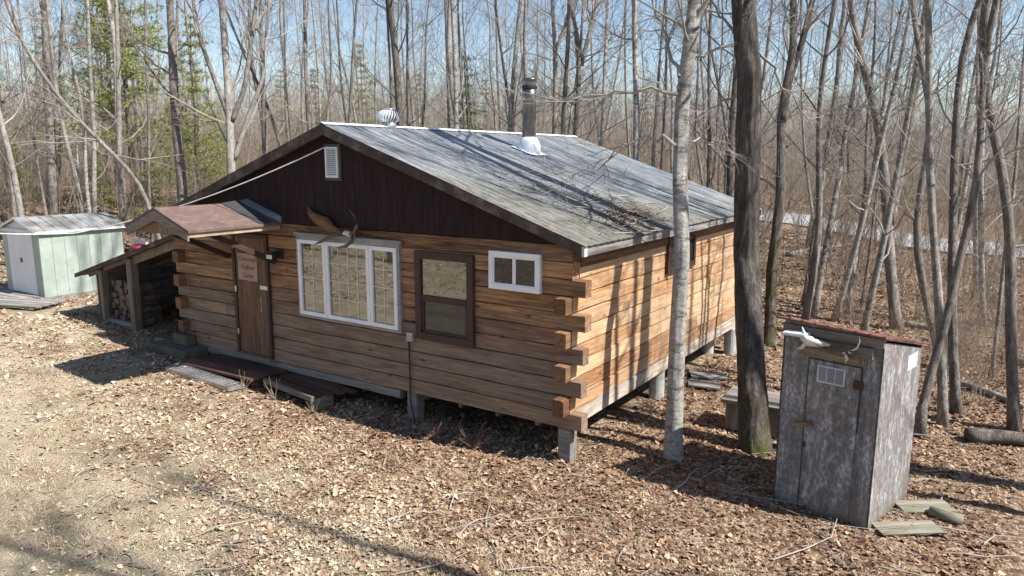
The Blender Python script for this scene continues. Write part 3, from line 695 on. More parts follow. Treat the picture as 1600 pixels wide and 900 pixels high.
# service wire
pts = []
P0 = np.array((-3.86, -.12, 3.30)); P1 = at(120, 364, 11.6); P2 = at(-260, 330, 10.)
for t in np.linspace(0, 1, 24): p = P0*(1-t)+P1*t; pts.append((p[0], p[1], p[2]-.13*4*t*(1-t)))
for t in np.linspace(.04, 1, 20): p = P1*(1-t)+P2*t; pts.append((p[0], p[1], p[2]-.5*t*(1-t)))
WIRE = MB().tube(pts, .009, 6).build('service_wire', plain('white_cable', (.65,.66,.68), .5), sm=True); tag(WIRE, 'white overhead cable sagging from the gable peak to the left', 'cable')

# ------------------------------------------------------------------ outhouse
oh = thing('outhouse', 'small grey particle-board outhouse with flat rusty red roof', 'outhouse', (3.193, .341, -.5))
oh.location = (0, 0, -.5)
A = np.array((2.225, .545)); B = np.array((3.193, .341)); D = np.array((3.454, 1.489)); Cc = A+(D-B)
ex = (B-A); WO = np.linalg.norm(ex); ex /= WO; ey = (D-B); DO = np.linalg.norm(ey); ey /= DO
oh.location = (A[0], A[1], -.5); oh.rotation_euler = (0, 0, math.atan2(ex[1], ex[0]))
DO = 1.16
hf = lambda x: 2.03-.03*x/WO; hb = 1.76
def quadwall(p, q, h0, h1, th, name):
    # p->q along the base, thickness inward
    p = np.array(p, float); q = np.array(q, float); d = (q-p)/np.linalg.norm(q-p); nrm = np.array((-d[1], d[0]))*th
    V = [(*p, -.06), (*q, -.06), (*(q+nrm), -.06), (*(p+nrm), -.06), (*p, h0), (*q, h1), (*(q+nrm), h1), (*(p+nrm), h0)]
    return MB().hexa(V).build(name, M_OSB, oh)
quadwall((0, 0), (WO, 0), 2.03, 1.99, .02, 'front_panel')
quadwall((WO+.001, .0), (WO+.001, DO), 1.955, 1.69, .02, 'side_panel')
quadwall((WO, DO), (0, DO), 1.74, 1.74, .02, 'back_panel')
quadwall((-.001, DO), (-.001, 0), 1.74, 1.99, .02, 'side_panel')
V = [(-.05, -.09, 2.04), (WO+.03, -.09, 2.0), (WO+.03, DO+.1, 1.70), (-.05, DO+.1, 1.73)]
rf = MB().hexa(V+[(a, b, c+.022) for a, b, c in V]).build('roof', M_RUST, oh)
mb = MB()
for k in range(9):
    x = -.04+k*(WO+.06)/8; mb.beam((x, -.105, 2.064-.04*k/8), (x, DO+.12, 1.755-.03*k/8), .03, .018)
mb.build('roof_rib', M_RUST, rf)
MB().box((.0, -.035, 1.90), (WO, -.003, 1.985)).build('fascia', M_BOARD, oh)
MB().box((.18, -.075, 1.78), (WO-.08, -.038, 1.885)).build('header_board', M_BOARD, oh)
MB().box((.2, -.06, 1.70), (WO-.2, -.003, 1.775)).build('shelf_board', wood('tan_rotten', 'x', ((.12,.08,.05), (.2,.14,.1), (.3,.22,.16)), greyness=.3, knots=False), oh)
dr = MB().box((.29, -.016, .03), (.80, -.004, 1.66)).build('door', M_OSB, oh)
mb = MB(); mb.box((.28, -.0175, .03), (.2885, -.0035, 1.67)); mb.box((.8015, -.0175, 1.0), (.81, -.0035, 1.67)); mb.box((.2885, -.0175, 1.662), (.8015, -.0035, 1.670)); mb.build('door_gap', M_BLACK, dr)
f = frame(.38, .66, 1.44, 1.62, .018, -.03, -.016, 'window', plain('light_frame', (.45,.46,.48), .5), dr)
MB().box((.395, -.024, 1.455), (.645, -.02, 1.605)).build('pane', plain('blue_grey_glazing', (.17,.19,.24), .15, .6), f)
mb = MB()
for x in (.478, .562): mb.box((x-.005, -.029, 1.457), (x+.005, -.0245, 1.603))
mb.build('muntin', plain('light_frame_b', (.42,.43,.45), .5), f)
MB().box((.745, -.04, 1.45), (.835, -.018, 1.53)).build('latch', plain('rusty_plate', (.06,.025,.02), .8), dr)
MB().beam((.16, -.03, .91), (.37, -.03, .99), .026, .05).build('turn_button', wood('button_wood', 'x', ((.1,.06,.04), (.17,.11,.075), (.24,.16,.11)), greyness=.2, knots=False), dr)
MB().box((.285, -.035, .72), (.32, -.0165, .77)).build('door_knob', M_BLACK, dr, bevel=.006)
MB().box((WO+.002, .72, 1.52), (WO+.006, 1.02, 1.68)).build('side_vent', plain('side_vent_pale', (.5,.52,.54), .5), oh)
def ohp(x, y, z):
    p = A+ex*x+np.array((-ex[1], ex[0]))*y; return (p[0], p[1], z-.5)
# white tray and skull on the ledge over the outhouse door
q = [ohp(.06, -.20, 1.90), ohp(.30, -.20, 1.91), ohp(.30, -.04, 1.91), ohp(.06, -.04, 1.90)]
tr = MB().hexa([tuple(p) for p in q]+[(p[0], p[1], p[2]+.035) for p in q]).build('plastic_tray', plain('tray_white', (.6,.66,.62), .5), bevel=.012); tag(tr, 'pale plastic tray fixed under the outhouse eave at its left corner', 'tray')
sk = thing('animal_skull', 'bleached animal skull with a garland hung above the outhouse door', 'skull', (0, 0, 0))
blob([ohp(.24, -.13, 1.90), ohp(.33, -.14, 1.87), ohp(.42, -.12, 1.86), ohp(.52, -.10, 1.86)], [.03, .055, .035, .012], 'cranium', M_BONE, sk)
blob([ohp(.30, -.13, 1.89), ohp(.27, -.16, 1.96), ohp(.25, -.16, 2.01)], [.02, .014, .004], 'horn', M_BONE, sk)
blob([ohp(.30, -.15, 1.86), ohp(.27, -.18, 1.80), ohp(.22, -.17, 1.78)], [.02, .018, .008], 'jaw', M_BONE, sk)
mb = MB()
for k in range(70):
    x = random.uniform(.42, .74); p = np.array(ohp(x, -.12+random.uniform(-.03, .03), 1.85+random.uniform(-.03, .03)-.06*abs(x-.6))); d_ = rng.normal(0, .035, 3)
    mb.add([p, p+d_, p+d_*.5+rng.normal(0, .015, 3)], [(0,1,2)])
mb.build('garland', plain('garland_green', (.06,.075,.05), .8), sk)
blob([ohp(.70, -.11, 1.83), ohp(.78, -.12, 1.88), ohp(.80, -.12, 1.95), ohp(.79, -.12, 2.0)], [.01, .009, .007, .003], 'antler', M_BONE, sk)
blob([ohp(.66, -.12, 1.82), ohp(.70, -.13, 1.76), ohp(.685, -.13, 1.72)], [.016, .014, .004], 'tine', M_BONE, sk)
for k, (u, v, L, wd, a, lb) in enumerate(((1418, 828, .62, .24, .62, 'front-most mossy plank on the ground beside the outhouse'), (1443, 797, .55, .26, .55, 'broken mossy plank nearest the outhouse side wall'))):
    P, _ = on_ground(u, v); mb = MB(); V = []
    for i, x in enumerate(np.linspace(-L/2, L/2, 7)):
        for yy in (-1, 1):
            for zz in (0, .024): V.append((x+random.uniform(-.012, .012), yy*wd/2+random.uniform(-.01, .01), zz))
    F = []
    for i in range(6): b = i*4; F += [(b+1, b+5, b+7, b+3), (b, b+2, b+6, b+4), (b, b+4, b+5, b+1), (b+2, b+3, b+7, b+6)]
    F += [(0, 1, 3, 2), (24, 26, 27, 25)]
    o = mb.add(V, F).build('mossy_plank', M_MOSSY); o.location = (P[0], P[1], P[2]+.008+.02*k); o.rotation_euler = (.03, -.03, a); tag(o, lb, 'plank', 'planks beside the outhouse')
P, _ = on_ground(1478, 815)
ico = bpy.data.meshes.new('log_stub'); o = MB().tube([(-.16, 0, .05), (.14, .02, .06)], [.055, .06], 10).build('log_stub', M_MOSSY, sm=True); o.location = P; o.rotation_euler = (0, 0, -.3); tag(o, 'short mossy log stub beside the planks', 'log')

# crate behind the big tree
cr = thing('wooden_crate', 'low weathered crate with a flat grey top behind the big dark tree', 'crate', (1.55, 2.75, -.5), 0.05)
g0 = gzf(1.5, 2.6)
cr.location = (1.48, 2.62, g0)
MB().box((-.36, -.28, .02), (.36, .28, .40)).build('body', M_POST, cr)
MB().box((-.42, -.34, .40), (.42, .34, .455)).build('top', M_SILL, cr, bevel=.01)

# ------------------------------------------------------------------ garden shed
sh = thing('garden_shed', 'pale green metal garden shed with white sliding doors', 'shed', (-13.557, .332, .02), 0)
sx0 = -1.75; sd = 1.85; wh = 1.50
sh.location = (-13.50, .34, gzf(-13.5, .34)+.02)
MB().box((sx0-.08, -.10, -.1), (.06, sd+.1, .06)).build('base', M_SILL, sh)
def ribwall(p, q, h, name, m, nr):
    p = np.array(p, float); q = np.array(q, float); d = q-p; L = np.linalg.norm(d); d /= L; nrm = np.array((d[1], -d[0])); V = []; F = []; k = 0
    prof = []
    for i in range(nr):
        a = L*i/nr; b = L*(i+1)/nr; prof += [(a, 0), (a+.008, .012), (b-.008, .012)]
    prof.append((L, 0))
    for s_, o_ in prof:
        P = p+d*s_+nrm*o_; V += [(P[0], P[1], .06), (P[0], P[1], h)]
    for i in range(len(prof)-1): F.append((2*i, 2*i+2, 2*i+3, 2*i+1))
    return MB().add(V, F).build(name, m, sh)
ribwall((0, 0), (0, sd), wh, 'side_wall', M_SHEDG, 7)
ribwall((sx0, sd), (sx0, 0), wh, 'side_wall', M_SHEDG, 7)
ribwall((0, sd), (sx0, sd), wh, 'rear_wall', M_SHEDG, 7)
MB().box((sx0, 0, .06), (sx0+.3, .012, wh)).build('front_wall', M_SHEDG, sh); MB().box((-.27, 0, .06), (0, .012, wh)).build('front_wall', M_SHEDG, sh)
for a, b in ((sx0+.3, sx0+.87), (sx0+.875, -.27)):
    d = MB().box((a, -.018, .08), (b, .0, wh-.06)).build('door', M_SHEDW, sh)
MB().box((-.90, -.03, .78), (-.82, -.019, .88)).build('handle', M_BLACK, d)
pk = 1.78; xm = sx0/2
MB().add([(sx0, .005, wh), (0, .005, wh), (xm, .005, pk-.02)], [(0,1,2)]).build('gable', M_SHEDW, sh); MB().add([(sx0, sd, wh), (0, sd, wh), (xm, sd, pk-.02)], [(2,1,0)]).build('gable', M_SHEDW, sh)
for s, xe in ((1, .08), (-1, sx0-.08)):
    ze = wh-.01; V = [(xm, -.08, pk), (xe, -.08, ze), (xe, sd+.08, ze), (xm, sd+.08, pk)]
    r_ = MB().hexa(V+[(a, b, c+.015) for a, b, c in V]).build('roof', M_SHEDR, sh)
    mb = MB()
    for y in np.linspace(-.08, sd+.08, 9): mb.beam((xm, y, pk+.022), (xe, y, ze+.022), .025, .016)
    mb.build('roof_rib', M_SHEDR, r_)
    mb = MB(); mb.beam((xe, -.09, ze+.0), (xe, sd+.09, ze+.0), .03, .05); mb.build('eave_trim', M_SHEDW, r_)
    mb = MB(); mb.beam((xm, -.088, pk-.005), (xe, -.088, ze-.005), .02, .05); mb.build('gable_trim', M_SHEDW, r_)
MB().box((sx0, -.03, wh-.05), (0, -.019, wh+.03)).build('door_track', M_SHEDW, sh)
for k, (u, v, a) in enumerate(((35, 478, .35), (8, 468, .1))):
    P, _ = on_ground(u, v); o = MB()
    for j in range(4): o.box((-.75, -.36+j*.19, .05), (.75, -.36+j*.19+.165, .08))
    for j in (-.6, .6): o.box((j-.05, -.36, 0), (j+.05, .38, .048))
    o = o.build('board_walkway', M_SILL); o.location = (P[0], P[1], gzf(P[0], P[1])+.01); o.rotation_euler = (0, 0, a); tag(o, ('weathered board walkway in front of the garden shed, nearer the cabin', 'weathered board walkway in front of the shed doors at the photo\'s left edge')[k], 'walkway')
# red vehicle beyond the shed
P = at(203, 392, 20.5); gzr = gzf(P[0], P[1])
rv = thing('red_vehicle', 'small red vehicle mostly hidden between the green shed and the lean-to roof', 'vehicle', (P[0], P[1], gzr), R(100))
mb = MB()
prof = [(-1.2, .25, .18), (-.9, .55, .22), (-.3, .62, .24), (.1, .72, .34), (.55, .85, .40), (.95, .62, .40), (1.25, .38, .26)]
V = []
for x, t, hw in prof:
    for yy, zz in ((-hw, .2), (-hw*1.0, t*.7), (-hw*.6, t), (hw*.6, t), (hw, t*.7), (hw, .2)): V.append((x, yy, zz))
F = [(i*6+j, i*6+(j+1) % 6, (i+1)*6+(j+1) % 6, (i+1)*6+j) for i in range(6) for j in range(6)]+[tuple(range(6)), tuple(36+j for j in range(6))]
mb.add(V, F).build('body', M_CARRED, rv, bevel=.03)
MB().box((-1.0, -.16, .62), (-.15, .16, .74)).build('seat', M_BLACK, rv, bevel=.05)
MB().hexa([(.45, -.3, .84), (.75, -.28, .76), (.75, .28, .76), (.45, .3, .84), (.38, -.26, 1.08), (.42, -.22, 1.08), (.42, .22, 1.08), (.38, .26, 1.08)]).build('windscreen', M_WHITE, rv)
for s in (-1, 1): MB().tube([(.2, s*.42, .04), (1.1, s*.42, .03), (1.35, s*.42, .12)], .05, 8).build('ski', M_BLACK, rv)

rv.scale = (.72, .72, .72)
# ------------------------------------------------------------------ trees
def nrm(v): return v/(np.linalg.norm(v)+1e-9)
def grow(mb, p, d, L, r0, lev, rg, upb=.25):
    """a branch from p towards d; lev = levels of side branches left"""
    ns = 6 if lev >= 2 else (4 if lev == 1 else 3); P = [p]; dd = nrm(d)
    for i in range(ns):
        dd = nrm(dd+rg.normal(0, .16, 3)+np.array((0, 0, upb*.35))); P.append(P[-1]+dd*L/ns)
    P = np.array(P); rad = np.linspace(r0, max(r0*.22, .0022), ns+1)
    mb.tube(P, rad, 5 if lev >= 2 else (4 if lev == 1 else 3), cap=False)
    if lev > 0:
        k = {3: 7, 2: 6, 1: 5}[lev]
        for j in range(k):
            t = rg.uniform(.2, .98); i = min(int(t*ns), ns-1); q = P[i]+(P[i+1]-P[i])*(t*ns-i); ax = nrm(P[i+1]-P[i])
            s = nrm(np.cross(ax, rg.normal(0, 1, 3))); grow(mb, q, ax*rg.uniform(.5, 1)+s*rg.uniform(.5, .9), L*rg.uniform(.35, .6)*(1.1-.4*t), max(r0*(1-.75*t)*.46, .0026), lev-1, rg, upb)
def trunk_path(H, lean, rg, wob=.05, n=14):
    z = np.linspace(0, H, n); a = rg.uniform(0, 6.28); ph = rg.uniform(0, 9, 4)
    x = lean[0]*z+wob*(np.sin(z*.5+ph[0])-math.sin(ph[0]))*1.6+wob*np.sin(z*1.3+ph[1])-wob*math.sin(ph[1]); y = lean[1]*z+wob*(np.sin(z*.45+ph[2])-math.sin(ph[2]))*1.6
    return np.stack([x, y, z], -1)
def refine(P, n=22):
    P = np.asarray(P, float); s = np.r_[0, np.cumsum(np.linalg.norm(np.diff(P, axis=0), axis=1))]
    t = np.linspace(0, s[-1], n); Q = np.stack([np.interp(t, s, P[:, k]) for k in range(3)], -1)
    for _ in range(2): Q[1:-1] = (Q[:-2]+2*Q[1:-1]+Q[2:])/4
    return Q
def make_trunk(P, r0, r1, rg, n=10, flare=1.35, hi=0):
    P = refine(P, 260 if hi else 22); m = len(P); h = P[:, 2]-P[0, 2]; t = np.linspace(0, 1, m)
    rad = (r0*(1-t)+r1*t)*(1+(flare-1)*np.exp(-h/.3))
    mb = MB(); mb.tube(P, rad, n)
    V = mb.v[-1]; c = np.repeat(P, n, 0); an = np.tile(np.arange(n), m)*2*math.pi/n; hh = np.repeat(h, n)
    f = 1+.07*(vnoise(an*1.9+r0*99, hh*1.5)-.5)*2+.06*np.exp(-hh/.25)*np.sin(an*3+r0*50)
    if hi:
        v_ = vnoise(an*7.3+hh*.8, hh*3.1)+.6*vnoise(an*13+3, hh*7); sm_ = 1-np.abs(an-math.pi)/math.pi; f = f+hi*(v_-.8)*np.clip(sm_*6, 0, 1)
    mb.v[-1] = c+(V-c)*f[:, None]
    return mb, P, rad
def make_crown(P, rad, rg, z0, n, L, lev=2, upb=.3):
    mb = MB(); m = len(P); h = P[:, 2]-P[0, 2]; H = h[-1]
    for k in range(n):
        hh = z0+(H-z0)*rg.uniform(0, 1)**.9; i = min(int(np.searchsorted(h, hh)), m-1); a = rg.uniform(0, 6.28); el = rg.uniform(.1, 1.0)
        d = np.array((math.cos(a)*math.cos(el), math.sin(a)*math.cos(el), math.sin(el)))
        f = 1-.55*(hh/H); grow(mb, P[i], d, L*f*rg.uniform(.6, 1.3), min(rad[i]*.38, .038)*rg.uniform(.4, 1), lev, rg, upb)
    ax = nrm(P[-1]-P[-2]); 
    for k in range(3): grow(mb, P[-1]-ax*.1, ax+rg.normal(0, .3, 3), L*.8, rad[-1]*.8, lev, rg, upb)
    return mb
# trees one can tell apart: (seen path bottom to top), width in metres, depth (None: from the base on the ground)
def hand_tree(path, w0, w1, label, bk, depth=None, seed=0, nb=17, z0=2.2, L=2.2, extra=5., stems=(), limbs=(), group='bare trees around the cabin', flare=1.35, lev=2, twig=None):
    rg = np.random.default_rng(seed+100); nb = int(nb*1.35)
    if seed > 2: w0 *= .76; w1 *= .76
    if depth is None:
        P0, depth = on_ground(*path[0]); pts = [P0]+[at(u, v, depth) for u, v in path[1:]]
    else:
        pts = [at(u, v, depth) for u, v in path]; b = pts[0].copy(); d = pts[0]-pts[1]; g = gzf(b[0], b[1]); s = (b[2]-g)/max(.3, -d[2]) if d[2] < 0 else 0
        b[:2] += d[:2]*s*.6; b[2] = gzf(b[0], b[1]); pts = [b]+pts
    pts[0][2] = gzf(pts[0][0], pts[0][1])-.12
    # small real bends in depth too
    for i in range(1, len(pts)): pts[i] = pts[i]+FW*rg.normal(0, .10)
    d = nrm(pts[-1]-pts[-2]); d = nrm(d+np.array((0, 0, .4))); pts.append(pts[-1]+d*extra*.5); pts.append(pts[-1]+nrm(d+rg.normal(0, .1, 3))*extra*.5)
    base = pts[0].copy(); base[2] += .12; pts = [p-base for p in pts]
    root = thing('bare_tree', label, 'tree', tuple(base), 0, group)
    mb, P, rad = make_trunk(pts, w0/2, w1/2*(.65 if seed < 3 else .45), rg, 56 if seed in (1, 2, 3) else 14, flare, {1: .03, 2: .12, 3: .09}.get(seed, 0))
    mb.build('trunk', bk, root, sm=True)
    cr = make_crown(P, rad, rg, z0, nb, L, lev)
    for (pp, r_) in limbs:      # seen limbs: list of (u, v) at the trunk's depth
        q = [at(u, v, depth)-base+FW*(k*.12) for k, (u, v) in enumerate(pp)]
        Q = refine(q, 9); Q[1:] += rg.normal(0, .035, (8, 3)); cr.tube(Q, np.linspace(r_, r_*.25, 9), 6, cap=False)
        for j in range(11): 
            i = rg.integers(3, 9); grow(cr, Q[i], nrm(Q[i]-Q[i-1])+rg.normal(0, .5, 3), rg.uniform(.4, 1.), r_*.3, 1, rg, .1)
    cr.build('crown', twig or M_TWIG, root)
    for (pp, a, b) in stems:
        q = refine([at(u, v, depth)-base for u, v in pp]); MB().tube(q, np.linspace(a/2, b/2, len(q)), 10).build('stem', bk, root, sm=True)
        d = nrm(q[-1]-q[-2])
        mb = MB()
        for k in range(7): i = rg.integers(8, 22); grow(mb, q[i], d+rg.normal(0, .6, 3), L*.8, b*.3, lev-0, rg)
        mb.build('crown', twig or M_TWIG, root)
    return root
hand_tree([(1051, 718), (1056, 520), (1060, 400), (1064, 260), (1068, 160), (1078, 60), (1088, -10)], .205, .165, 'slender pale-barked tree standing close in front of the cabin\'s side wall', M_BARKL, None, 1, nb=14, z0=5.0, L=2.4, extra=9, flare=1.25,
    limbs=[([(1060, 148), (1030, 133), (980, 138), (930, 133), (880, 140)], .028), ([(1075, 88), (1110, 84), (1150, 60), (1195, 28), (1230, 12)], .024), ([(1056, 228), (1035, 210), (1022, 203), (985, 212), (960, 240), (945, 262)], .022), ([(1068, 226), (1085, 214), (1106, 216), (1150, 205)], .016), ([(1032, 130), (1000, 118), (985, 90), (950, 50)], .012), ([(1062, 120), (1052, 80), (1040, 30), (1030, -10)], .03), ([(960, 236), (940, 250), (900, 262), (880, 300)], .008)])
hand_tree([(1182, 705), (1177, 600), (1174, 400), (1172, 260), (1166, 120), (1158, -10)], .345, .29, 'thick dark rough-barked tree with mossy foot between the cabin and the outhouse', M_BARKD, None, 2, nb=14, z0=5.2, L=3.2, extra=10, flare=1.35,
    limbs=[([(1180, 75), (1210, 95), (1240, 130), (1290, 190)], .02), ([(1150, 150), (1120, 158), (1100, 170)], .015), ([(1165, 60), (1130, 20), (1110, -10)], .03)])
hand_tree([(1203, 540), (1209, 420), (1217, 300), (1222, 180), (1236, 80), (1243, -10)], .30, .2, 'mossy dark tree just right of the thick trunk, beyond the outhouse\'s left corner', M_BARKM, None, 3, nb=16, z0=2.5, stems=[([(1222, 190), (1232, 130), (1255, 60), (1272, -10)], .15, .1)])
hand_tree([(1402, 515), (1396, 450), (1385, 300), (1378, 230), (1362, 150), (1340, 70), (1326, -10)], .33, .2, 'grey trunk leaning left directly behind the outhouse', M_BARKG, None, 4, nb=16, z0=3, stems=[([(1392, 350), (1406, 280), (1425, 180), (1440, 90), (1450, -10)], .16, .09)], limbs=[([(1362, 162), (1330, 170), (1290, 165), (1240, 158)], .02)])
hand_tree([(1475, 668), (1472, 560), (1470, 400), (1463, 260), (1452, 120), (1448, -10)], .17, .13, 'smooth grey tree with bowed stem right of the outhouse', M_BARKG, None, 5, nb=14, z0=2.6)
hand_tree([(1497, 650), (1492, 520), (1490, 400), (1494, 250), (1497, 100), (1515, 40), (1528, -10)], .19, .12, 'mottled grey tree standing right behind the bowed smooth one', M_BARKG, None, 6, nb=16, z0=2.2)
hand_tree([(1588, 675), (1580, 500), (1568, 350), (1552, 200), (1540, 90), (1532, -10)], .20, .16, 'grey tree at the right edge of the photo', M_BARKB, None, 7, nb=16, z0=2.3)
hand_tree([(1437, 683), (1452, 610), (1482, 530), (1502, 430), (1522, 300), (1538, 170), (1545, 60), (1546, -10)], .16, .11, 'thin dark tree leaning right from beside the outhouse', M_BARKB, None, 8, nb=16, z0=2.2, flare=1.5, limbs=[([(1538, 130), (1575, 110), (1610, 90)], .015), ([(1535, 180), (1580, 160), (1620, 130)], .015)])
hand_tree([(1256, 480), (1272, 380), (1288, 280), (1300, 180), (1310, 90), (1322, -10)], .19, .13, 'slim leaning grey stem seen above the outhouse\'s left roof corner', M_BARKG, None, 9)
hand_tree([(1272, 490), (1292, 380), (1310, 290), (1325, 200), (1338, 120), (1352, 20)], .21, .13, 'twin leaning grey stem beside the slim one above the outhouse', M_BARKL, None, 10)
hand_tree([(1325, 490), (1333, 400), (1360, 290), (1378, 180), (1395, 70), (1415, -10)], .17, .11, 'light mottled stem leaning right behind the outhouse roof', M_BARKL, None, 11)
hand_tree([(1345, 480), (1358, 380), (1372, 290), (1405, 180), (1425, 90)], .10, .07, 'very thin stem crossing behind the leaning grey trunk', M_BARKB, None, 12)
hand_tree([(1455, 470), (1440, 430), (1425, 350), (1450, 200), (1440, 80), (1435, -10)], .2, .13, 'crooked grey tree between the outhouse and the bowed smooth one', M_BARKG, 13.5, 13)
hand_tree([(1548, 590), (1556, 500), (1570, 400), (1580, 300), (1600, 150)], .10, .08, 'thin sapling by the right edge leaning out of the photo', M_BARKG, None, 14)
hand_tree([(284, 305), (280, 200), (272, 90), (262, -10)], .37, .32, 'straight dark trunk rising behind the cabin\'s left roof edge', M_BARKB, 19, 15, nb=12, z0=4.5, twig=M_TWIGD)
hand_tree([(626, 195), (622, 130), (616, 60), (606, -10)], .33, .26, 'dark trunk right behind the roof turbine vent', M_BARKB, 19, 16, nb=14, z0=3.5, twig=M_TWIGD)
hand_tree([(612, 190), (609, 100), (604, -10)], .12, .1, 'thin stem against the left side of the turbine vent trunk', M_BARKB, 20, 17, nb=10, z0=3.5)
hand_tree([(362, 260), (358, 180), (352, 80), (350, -10)], .34, .2, 'pale multi-stemmed tree above the middle of the left roof slope', M_BARKG, 18, 18, nb=18, z0=2.2, stems=[([(362, 190), (382, 140), (392, 70), (402, -10)], .13, .09), ([(356, 180), (330, 110), (312, 60), (300, -10)], .12, .08), ([(366, 250), (385, 190), (412, 120), (420, 0)], .12, .07)])
hand_tree([(546, 190), (548, 130), (553, 60), (560, -10)], .14, .11, 'lone thin dark tree against open sky left of the turbine vent', M_BARKB, 18, 19, nb=8, z0=4, twig=M_TWIGD)
hand_tree([(713, 205), (712, 120), (709, 50), (706, -10)], .21, .18, 'light grey straight tree left of the dark green spruce', M_BARKL, 19, 20, nb=14, z0=3)
hand_tree([(702, 205), (700, 130), (695, -10)], .14, .1, 'darker thin tree touching the light grey one before the spruce', M_BARKB, 21, 21, nb=12)
hand_tree([(796, 210), (800, 150), (806, 80), (815, -10)], .26, .2, 'grey tree directly left of the chimney', M_BARKG, 21, 22, nb=16, z0=3)
hand_tree([(866, 215), (868, 130), (868, 60), (862, -10)], .24, .18, 'grey tree right of the chimney with forking top', M_BARKG, 20, 23, nb=18, z0=3, stems=[([(868, 80), (880, 50), (893, 0)], .1, .07)])
hand_tree([(898, 212), (902, 150), (908, 100), (900, 40), (888, -10)], .23, .15, 'Y-shaped grey tree at the far end of the roof ridge', M_BARKG, 19, 24, nb=18, z0=3, stems=[([(908, 102), (922, 50), (935, -10)], .14, .1)])
hand_tree([(938, 225), (942, 150), (946, 70), (950, -10)], .16, .12, 'pale thin tree just beyond the end of the ridge', M_BARKL, 18, 25, nb=12)
hand_tree([(994, 245), (995, 150), (994, 60), (992, -10)], .27, .22, 'light grey straight trunk above the far roof slope', M_BARKL, 18, 26, nb=14, z0=3)
hand_tree([(1105, 290), (1106, 180), (1108, 90), (1110, 10)], .16, .12, 'dark thin tree between the pale tree and the thick trunk', M_BARKB, 17, 27, nb=14, twig=M_TWIGD)
hand_tree([(1140, 250), (1130, 180), (1118, 120), (1112, 80)], .15, .1, 'crooked thin tree just left of the thick trunk', M_BARKG, 19, 28, nb=14)
hand_tree([(1018, 280), (1022, 200), (1030, 100), (1040, -10)], .15, .1, 'thin brown tree seen between the two pale trunks', M_BARKB, 20, 29, nb=14)
hand_tree([(80, 330), (78, 220), (74, 100), (70, -10)], .42, .36, 'big grey trunk behind the garden shed roof', M_BARKG, 23, 30, nb=14, z0=4)
hand_tree([(22, 320), (12, 250), (2, 190), (-14, 60)], .2, .15, 'trunk leaning left at the far left edge behind the shed', M_BARKG, 21, 31)
hand_tree([(128, 330), (118, 270), (104, 210), (85, 120), (70, 0)], .18, .12, 'pale stem leaning left behind the shed\'s right end', M_BARKG, 21, 32)
hand_tree([(150, 330), (148, 220), (144, 120), (140, -10)], .2, .16, 'straight pale tree behind the right corner of the shed', M_BARKL, 22, 33, nb=14)
hand_tree([(188, 310), (186, 220), (184, 100), (182, -10)], .26, .2, 'grey straight tree left of the yellow-green pine', M_BARKG, 24, 34, nb=14)
hand_tree([(413, 235), (410, 130), (407, 0)], .22, .18, 'brown-grey trunk right of the multi-stemmed pale tree', M_BARKB, 20, 35, nb=16, z0=3)
hand_tree([(484, 215), (480, 130), (474, 0)], .18, .14, 'grey trunk above the middle of the left roof edge', M_BARKG, 20, 36, nb=16, z0=3)
hand_tree([(440, 225), (425, 180), (400, 120), (378, 80)], .16, .1, 'crooked trunk leaning left behind the left roof slope', M_BARKB, 21, 37, nb=14)
hand_tree([(236, 300), (235, 200), (232, 80), (230, -10)], .13, .1, 'thin dark pole tree in front of the yellow-green pine', M_BARKB, 21, 38, nb=10)
# the leaning dead pole
q = [at(u, v, d) for u, v, d in ((262, 318, 17.5), (220, 282, 17.3), (165, 230, 17.), (110, 175, 16.8), (60, 110, 16.5), (25, 50, 16.3), (5, -10, 16), (-10, -60, 16))]
q[0][2] = gzf(q[0][0], q[0][1])
root = thing('leaning_dead_tree', 'thin pale dead tree leaning far left above the green shed', 'tree', tuple(q[0])); b0 = q[0].copy(); Q = refine([p-b0 for p in q], 20)
MB().tube(Q, np.linspace(.06, .035, 20), 8).build('trunk', M_BARKG, root, sm=True)
mb = MB(); rg = np.random.default_rng(55)
for k in range(26): i = rg.integers(7, 20); grow(mb, Q[i], nrm(Q[i]-Q[i-1])+rg.normal(0, .7, 3), rg.uniform(1, 2.6), .014, 1, rg, .0)
mb.build('crown', M_TWIG, root)

# a handful of off-side trees on the sunny side whose shadows reach roof, wall and yard
for k, (x, y, r_, H, z0) in enumerate(((5.9, 1.98, .10, 13, 6), (7.2, 3.2, .16, 15, 6), (9.0, 5.3, .15, 15, 6), (10.5, 3.6, .17, 15, 6), (9.5, -1.1, .16, 14, 4.5), (12, -2.4, .2, 16, 4), (14, -4.0, .2, 16, 5), (7.4, -2.6, .11, 13, 6.5), (6.8, -4.0, .08, 11, 5.5))):
    rg = np.random.default_rng(900+k); mb, P, rad = make_trunk(trunk_path(H, rg.normal(0, .03, 2), rg, .1), r_, .03, rg)
    root = thing('bare_tree', 'bare tree standing on the sunny side outside the photo to the right', 'tree', (x, y, gzf(x, y)-.05), 0, 'trees beyond the right edge')
    mb.build('trunk', M_BARKG, root, sm=True); make_crown(P, rad, rg, z0, 12, 3.0, 2).build('crown', M_TWIG, root)

